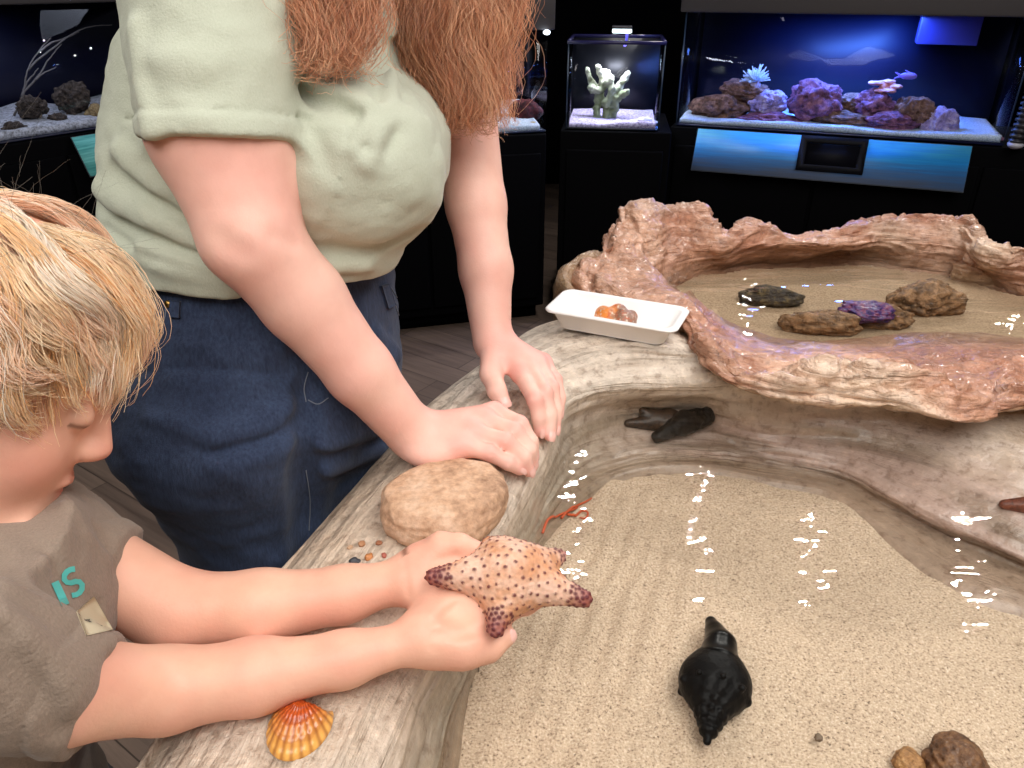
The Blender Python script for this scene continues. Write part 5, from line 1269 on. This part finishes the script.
# sloping information board with a black box
m = NT('blue_water_print'); gc = m.coord('Generated'); sx = m.n('ShaderNodeSeparateXYZ', Vector=gc); nz = m.noise(3, 5, .6, m.coord('Generated', (1.2, 1, 5)), .5); n2 = m.noise(6, 4, .6, m.coord('Generated', (1.5, 1, 9)))
h_ = m.math('ADD', sx.outputs[2], m.math('MULTIPLY', m.math('SUBTRACT', nz, .5), .7))
c = m.ramp(h_, (.05, srgb(84, 98, 122)), (.35, srgb(56, 110, 170)), (.65, srgb(36, 138, 214)), (1.0, srgb(70, 170, 206)))
c = m.mix(.3, c, m.ramp(n2, (.35, (.6, .65, .75)), (.6, (1.1, 1.1, 1.1))), 'MULTIPLY'); m.bsdf(c, .45); M_PRINT = m.m
def board(fr, u0, u1, ztop, h, tilt, lab, mat):
    b = empty('information_board', fr.p((u0 + u1) / 2, -.04, ztop - h), label=lab, cat='sign')
    top = fr.p(0, -.022, ztop); dn = unit(-fr.v * math.sin(tilt) - np.array([0, 0, math.cos(tilt)])); nrm = np.cross(fr.u, dn); nrm = nrm if nrm @ fr.v < 0 else -nrm
    M = np.stack([fr.u, -nrm, -dn]); c = top + fr.u * (u0 + u1) / 2 + dn * h / 2
    V, F = bbox_mesh(c - nrm * .004, (u1 - u0, .006, h), M, .001); obj('backing', V, F, flat('grey_board_edge', srgb(64, 70, 78), .7), b)
    V, F = box(c + nrm * .0002, (u1 - u0 - .003, .002, h - .005), M); obj('printed_face', V, F, mat, b, smooth=False, label='blue watery picture')
    return b, c, M, nrm, dn
ub0, ub1 = FB.at(698, 130, -.02)[0], FB.at(973, 145, -.02)[0]; zb0 = FB.at(698, 128, -.022)[1]
bo_, c, M, nrm, dn = board(FB, ub0, ub1, zb0, .158, R(26), 'long blue sloping board under the large aquarium', M_PRINT)
u = FB.at(831, 158, -.05)[0] - (ub0 + ub1) / 2; cc = c + FB.u * u - dn * .012
bx = empty('display_box', cc, label='black framed box with a dark window on the blue sloping board', cat='display')
rr = [(.112, .060, 0.0), (.112, .060, .022), (.092, .042, .022), (.086, .038, .008)]
V = np.concatenate([np.array([cc + FB.u * x * a + (-dn) * y * b + nrm * z for x, y in ((-1, -1), (1, -1), (1, 1), (-1, 1))]) for a, b, z in rr])
obj('frame', V, [grid_faces(4, 4, cv=True)], flat('black_plastic', (.004, .004, .006), .6, Specular_IOR_Level=.1), bx, smooth=False)
V, F = box(cc + nrm * .005, (.172, .004, .076), np.stack([FB.u, -nrm, -dn])); obj('dark_window', V, F, flat('dark_window_glass', (.003, .003, .006), .6, Specular_IOR_Level=.1), bx, smooth=False)
# ribbed black hose at the right end
P = np.array([FB.p(FB.L + .03 + .015 * t, -.03, ZB + .02 + .40 * t) for t in np.linspace(0, 1, 240)]); 
V, F = tube(P, .022 + .004 * np.sign(np.sin(np.linspace(0, 1, 240) * 2 * np.pi * 24)), 20)
hs_ = empty('ribbed_hose', FB.p(FB.L + .03, -.03, ZB), label='black ribbed upright hose beside the right end of the large aquarium', cat='hose'); obj('tube', V, F, flat('hose_rubber', (.02, .02, .024), .3), hs_)
V, F = lumpy((.026, .026, .014), 2, .05, 1.2, 3); obj('collar', V + FB.p(FB.L + .03, -.03, ZB + .012), F, flat('pale_collar', srgb(170, 170, 180), .4), hs_, label='pale collar at the foot')
# ---- small cube aquarium
FS = Fr(PZ(566, 129, ZB), PZ(658, 131, ZB)); sd_ = FS.L
cabinet(FS, -.02, FS.L + .05, -.01, .45, 'narrow black cabinet under the small cube aquarium')
zt2 = FS.at(572, 44, 0)[1]
M_CLEARBACK = flat('dark_backing', srgb(10, 12, 20), .4)
small = tank(FS, 0, FS.L, 0, .33, ZB, zt2, 'small cube aquarium with one branching pale coral', None, M_CLEARBACK)
for nm, b in (('lid_rim', (-.004, FS.L + .004, -.004, .006)), ('lid_rim', (-.004, FS.L + .004, .324, .334)), ('lid_rim', (-.004, .006, .006, .324)), ('lid_rim', (FS.L - .006, FS.L + .004, .006, .324))):
    V, F = FS.box(*b, zt2, zt2 + .012); obj(nm, V, F, flat('violet_clear_rim', srgb(40, 38, 80), .2), small, smooth=False)
bed(FS, .01, FS.L - .01, .01, .318, ZB + .016, .016, speckle('lilac_gravel', [(.35, srgb(120, 104, 150)), (.55, srgb(206, 196, 224)), (.8, srgb(240, 236, 250))], 120, .7, .8), 'pale lilac gravel in the small cube aquarium')
g = np.random.default_rng(12)
for k, (px, py, r) in enumerate([(582, 121, .020), (634, 122, .020), (645, 120, .026), (618, 121, .016), (654, 122, .014)]):
    u, z = FS.at(px, py, .07); V, F = lumpy((r, r * .8, r * .55), 70 + k, .2, 1.4, 4)
    tag(obj('pebble', V + FS.p(u, .07, z - .002), F, flat('white_pebble', srgb(226, 222, 232), .6)), ['pale stone at the left of the lilac gravel', 'white stone just right of the branching coral', 'biggest white stone on the lilac gravel', 'small stone at the foot of the branching coral', 'white stone in the right corner of the cube aquarium'][k], 'pebble', 'stones in the small cube aquarium')
def q(px, py, v=.15): u, z = FS.at(px, py, v); return FS.p(u, v, z)
br = [[(607, 124), (606, 108), (600, 92), (592, 82), (587, 70)], [(600, 92), (603, 78), (598, 68)], [(606, 104), (612, 90), (610, 78), (606, 71)], [(611, 94), (620, 86), (628, 74)], [(608, 108), (617, 98), (626, 92)], [(600, 90), (590, 88)], [(596, 122), (597, 108), (598, 96)], [(612, 114), (616, 108), (614, 98)], [(604, 84), (610, 80)]]
cor = U(.006, *[chain([q(*p, .15 + .02 * math.sin(k * 2 + i)) for i, p in enumerate(b)], [.0155 - .0017 * i for i in range(len(b))], .006) for k, b in enumerate(br)])
V, F = sdf_mesh(Disp(cor, lambda P: fbm(P * 70, 3) * .005), .003, 1); c = lerp3(srgb(116, 126, 92), srgb(222, 224, 200), np.clip((V[:, 2] - ZB - .10) / .12 + .4 * fbm(V * 50, 2), 0, 1))
m = NT('branch_coral'); m.bsdf(m.attr(), .7, m.bump(m.noise(180, 3, .6, m.coord('Object')), .6, .004)); tag(obj('branching_coral', V, F, m.m, col=c), 'pale green-white branching coral standing in the small cube aquarium', 'coral')
u, z = FS.at(622, 30, .10); lp = empty('clip_lamp', FS.p(u, .10, zt2), label='small bright clip lamp above the small cube aquarium', cat='lamp')
m = NT('lamp_glow'); em = m.n('ShaderNodeEmission', Color=(.75, .92, 1.0), Strength=9.0); m.t.links.new(em.outputs[0], m.out.inputs['Surface'])
V, F = FS.box(u - .034, u + .034, .07, .13, z - .008, z + .004, .003); obj('light_bar', V, F, m.m, lp)
V, F = FS.box(u - .036, u + .036, .068, .132, z + .004, z + .014, .003); obj('lamp_cover', V, F, flat('lamp_cover', (.02, .02, .03), .4), lp)
V, F = tube(spline([FS.p(u + .014, .10, zt2 - .015), FS.p(u + .018, .10, zt2 + .03), FS.p(u + .014, .10, z)], 12), .005, 8); obj('stem', V, F, flat('violet_stem', srgb(90, 80, 190), .3), lp)
tank_light(FS, FS.L * .5, .14, zt2 - .01, (.16, .10), 1.9, (.86, .88, 1.0))
# ---- long dim aquarium behind the adult
FM = Fr(PZ(380, 140, ZB), PZ(546, 132, ZB))
cabinet(FM, -.3, FM.L - .0, -.01, .42, 'black cabinet behind the adult at the centre of the far wall')
mid_t = tank(FM, -.2, FM.L, 0, .34, ZB, ZB + .34, 'dim aquarium half hidden behind the auburn hair', .12, M_CLEARBACK, False)
bed(FM, -.19, FM.L - .02, .012, .30, ZB + .016, .010, m_ws, 'pale sand in the dim aquarium behind the hair', .05)
u, z = FM.at(534, 126, .05); V, F = lumpy((.020, .018, .017), 80, .12, 1.5, 4); tag(obj('pebble', V + FM.p(u, .05, z), F, flat('yellow_stone', srgb(176, 150, 72), .6)), 'yellow round stone in the dim aquarium behind the hair', 'pebble')
u, z = FM.at(524, 112, .12); V, F = lumpy((.06, .03, .05), 83, .25, 1.6, 4, None, .15); tag(obj('reef_rock', V + FM.p(u, .12, z), F, speckle('dark_red_rock', [(.35, srgb(28, 12, 14)), (.6, srgb(90, 30, 34)), (.8, srgb(120, 60, 60))], 60, .8)), 'dark red rock in the dim aquarium behind the hair', 'rock')
u, z = FM.at(536, 30, .1); V, F = lumpy((.012, .012, .008), 84, .02, 1, 3); m = NT('bulb_glow'); em = m.n('ShaderNodeEmission', Color=(.8, .9, 1.0), Strength=5.0); m.t.links.new(em.outputs[0], m.out.inputs['Surface'])
tag(obj('indicator_lamp', V + FM.p(u, -.03, z), F, m.m), 'tiny bright lamp beside the auburn hair, left of the small cube aquarium', 'lamp')
tank_light(FM, FM.L - .15, .15, ZB + .33, (.2, .08), .7, (1, .95, .85))
# ---- aquarium at the left
FLt = Fr(PZ(-90, 158, ZB), PZ(150, 121, ZB))
cabinet(FLt, -.2, FLt.L + .3, -.01, .5, 'black cabinet carrying the aquarium at the left edge')
lt = tank(FLt, -.2, FLt.L + .3, 0, .42, ZB, ZB + .42, 'dark aquarium at the left edge with a bare branching sea fan', .14, flat('navy_backing', srgb(10, 14, 44), .5), False)
bed(FLt, -.19, FLt.L + .28, .012, .40, ZB + .02, .02, speckle('grey_coral_sand', [(.35, srgb(120, 120, 124)), (.55, srgb(196, 198, 206)), (.8, srgb(226, 228, 236))], 90, .8, .8), 'grey-white coral sand in the aquarium at the left edge', .03)
m_lr = speckle('dark_reef_rock', [(.35, srgb(34, 28, 26)), (.55, srgb(86, 74, 66)), (.75, srgb(140, 124, 108))], 60, .8, 1.0, 0, .01); m_tan = speckle('tan_reef_rock', [(.35, srgb(100, 82, 56)), (.6, srgb(170, 146, 104)), (.8, srgb(200, 180, 140))], 60, .8)
for k, (px, py, v, r, mt, lab) in enumerate([(32, 108, .14, (.05, .05, .04), m_lr, 'dark rock left of centre in the left aquarium'), (74, 98, .16, (.06, .05, .06), m_lr, 'tallest dark rock in the left aquarium'), (14, 128, .06, (.04, .03, .018), m_lr, 'low dark rock at the front of the left aquarium'), (96, 113, .10, (.035, .03, .03), m_tan, 'tan rock next to the adult in the left aquarium'), (58, 118, .10, (.03, .03, .018), m_lr, 'small dark rock between the two larger ones')]):
    u, z = FLt.at(px, py, v); V, F = lumpy(r, 90 + k, .3, 1.9, 5, None, .2); V = V @ FLt.M + FLt.p(u, v, z); V[:, 2] = np.maximum(V[:, 2], ZB + .010); tag(obj('reef_rock', V, F, mt), lab, 'rock', 'rocks in the left aquarium')
ql = lambda px, py, v=.20: FLt.p(FLt.at(px, py, v)[0], v, FLt.at(px, py, v)[1])
fan = []
for k, b in enumerate([[(14, 116), (24, 92), (28, 70), (40, 52), (52, 40)], [(28, 70), (38, 60), (52, 50), (70, 36), (92, 26), (112, 24)], [(24, 92), (38, 78), (50, 62), (64, 46)], [(40, 52), (48, 44), (62, 40), (80, 32)], [(36, 80), (44, 72), (56, 66)], [(22, 96), (26, 84), (34, 74), (40, 66)]]):
    P = spline([ql(*p) for p in b], 30) + np.random.default_rng(k).normal(0, .003, (30, 3)).cumsum(0) * .25; fan.append(tube(P, np.linspace(.004, .0015, 30), 6))
V, F = merge(fan); tag(obj('sea_fan', V, F, flat('sea_fan_grey', srgb(104, 98, 96), .7)), 'bare grey branching sea fan arching up in the left aquarium', 'coral')
tank_light(FLt, FLt.L * .6, .16, ZB + .40, (.5, .14), .7, (.70, .78, 1.0))
m = NT('teal_print'); nz = m.noise(4, 4, .6, m.coord('Generated', (1, 1, 6))); m.bsdf(m.ramp(nz, (.35, srgb(60, 150, 150)), (.65, srgb(110, 196, 196))), .5)
ul0 = FLt.at(71, 138, -.022)[0]; board(FLt, ul0, ul0 + .62, FLt.at(71, 137, -.022)[1], .15, R(26), 'teal sloping board under the aquarium at the left edge', m.m)
# ================================================================ lamps and camera
def area(name, loc, tgt, size, watts, color=(1, 1, 1), shape='DISK'):
    l = bpy.data.lights.new(name, 'AREA'); l.energy = watts; l.color = color; l.shape = shape
    l.size = size if not isinstance(size, tuple) else size[0]
    if isinstance(size, tuple): l.size_y = size[1]
    o = bpy.data.objects.new(name, l); COL.objects.link(o); o.location = loc
    o.rotation_euler = (Vector(tgt) - Vector(loc)).to_track_quat('-Z', 'Y').to_euler(); return o
WARM = (1, .965, .93)
LAMPS = [(.32, 3.2, 2.55), (.96, 3.18, 2.55), (1.49, 3.09, 2.55), (2.12, 2.76, 2.55), (1.6, 4.9, 2.16), (3.2, 4.55, 2.16)]
M_LAMP = flat('black_lamp_metal', (.01, .01, .01), .4)
for i, p in enumerate(LAMPS):
    area('spot_beam', p, (.45, .9, .7), .055, 9 if i < 4 else 3, WARM)
area('ceiling_panel_light', (-.2, -.5, 2.65), (-.1, .8, .8), (2.4, 1.6), 58, WARM, 'RECTANGLE')
area('ceiling_panel_light', (.9, .5, 2.65), (.4, .9, .7), (1.6, 1.6), 46, WARM, 'RECTANGLE')
area('ceiling_panel_light', (-1.2, .9, 2.65), (-.3, .9, .8), (1.6, 1.4), 16, WARM, 'RECTANGLE')
w = bpy.data.worlds.new('room_air'); bpy.context.scene.world = w; w.use_nodes = True
w.node_tree.nodes['Background'].inputs[0].default_value = (.5, .55, .7, 1); w.node_tree.nodes['Background'].inputs[1].default_value = .03
cam = bpy.data.cameras.new('camera'); cam.sensor_width = 36; cam.lens = 36 * FPX / 1024; cam.clip_start = .02
co = bpy.data.objects.new('camera', cam); COL.objects.link(co); co.location = CAM; co.rotation_euler = (R(90) - PITCH, 0, 0)
sc = bpy.context.scene; sc.camera = co
sc.view_settings.view_transform = 'Standard'; sc.view_settings.look = 'None'; sc.view_settings.gamma = 1; sc.view_settings.exposure = .24; sc.view_settings.use_curve_mapping = False
sc.cycles.use_denoising = True; sc.cycles.max_bounces = 8; sc.cycles.transparent_max_bounces = 12
sc.cycles.caustics_reflective = False; sc.cycles.caustics_refractive = False
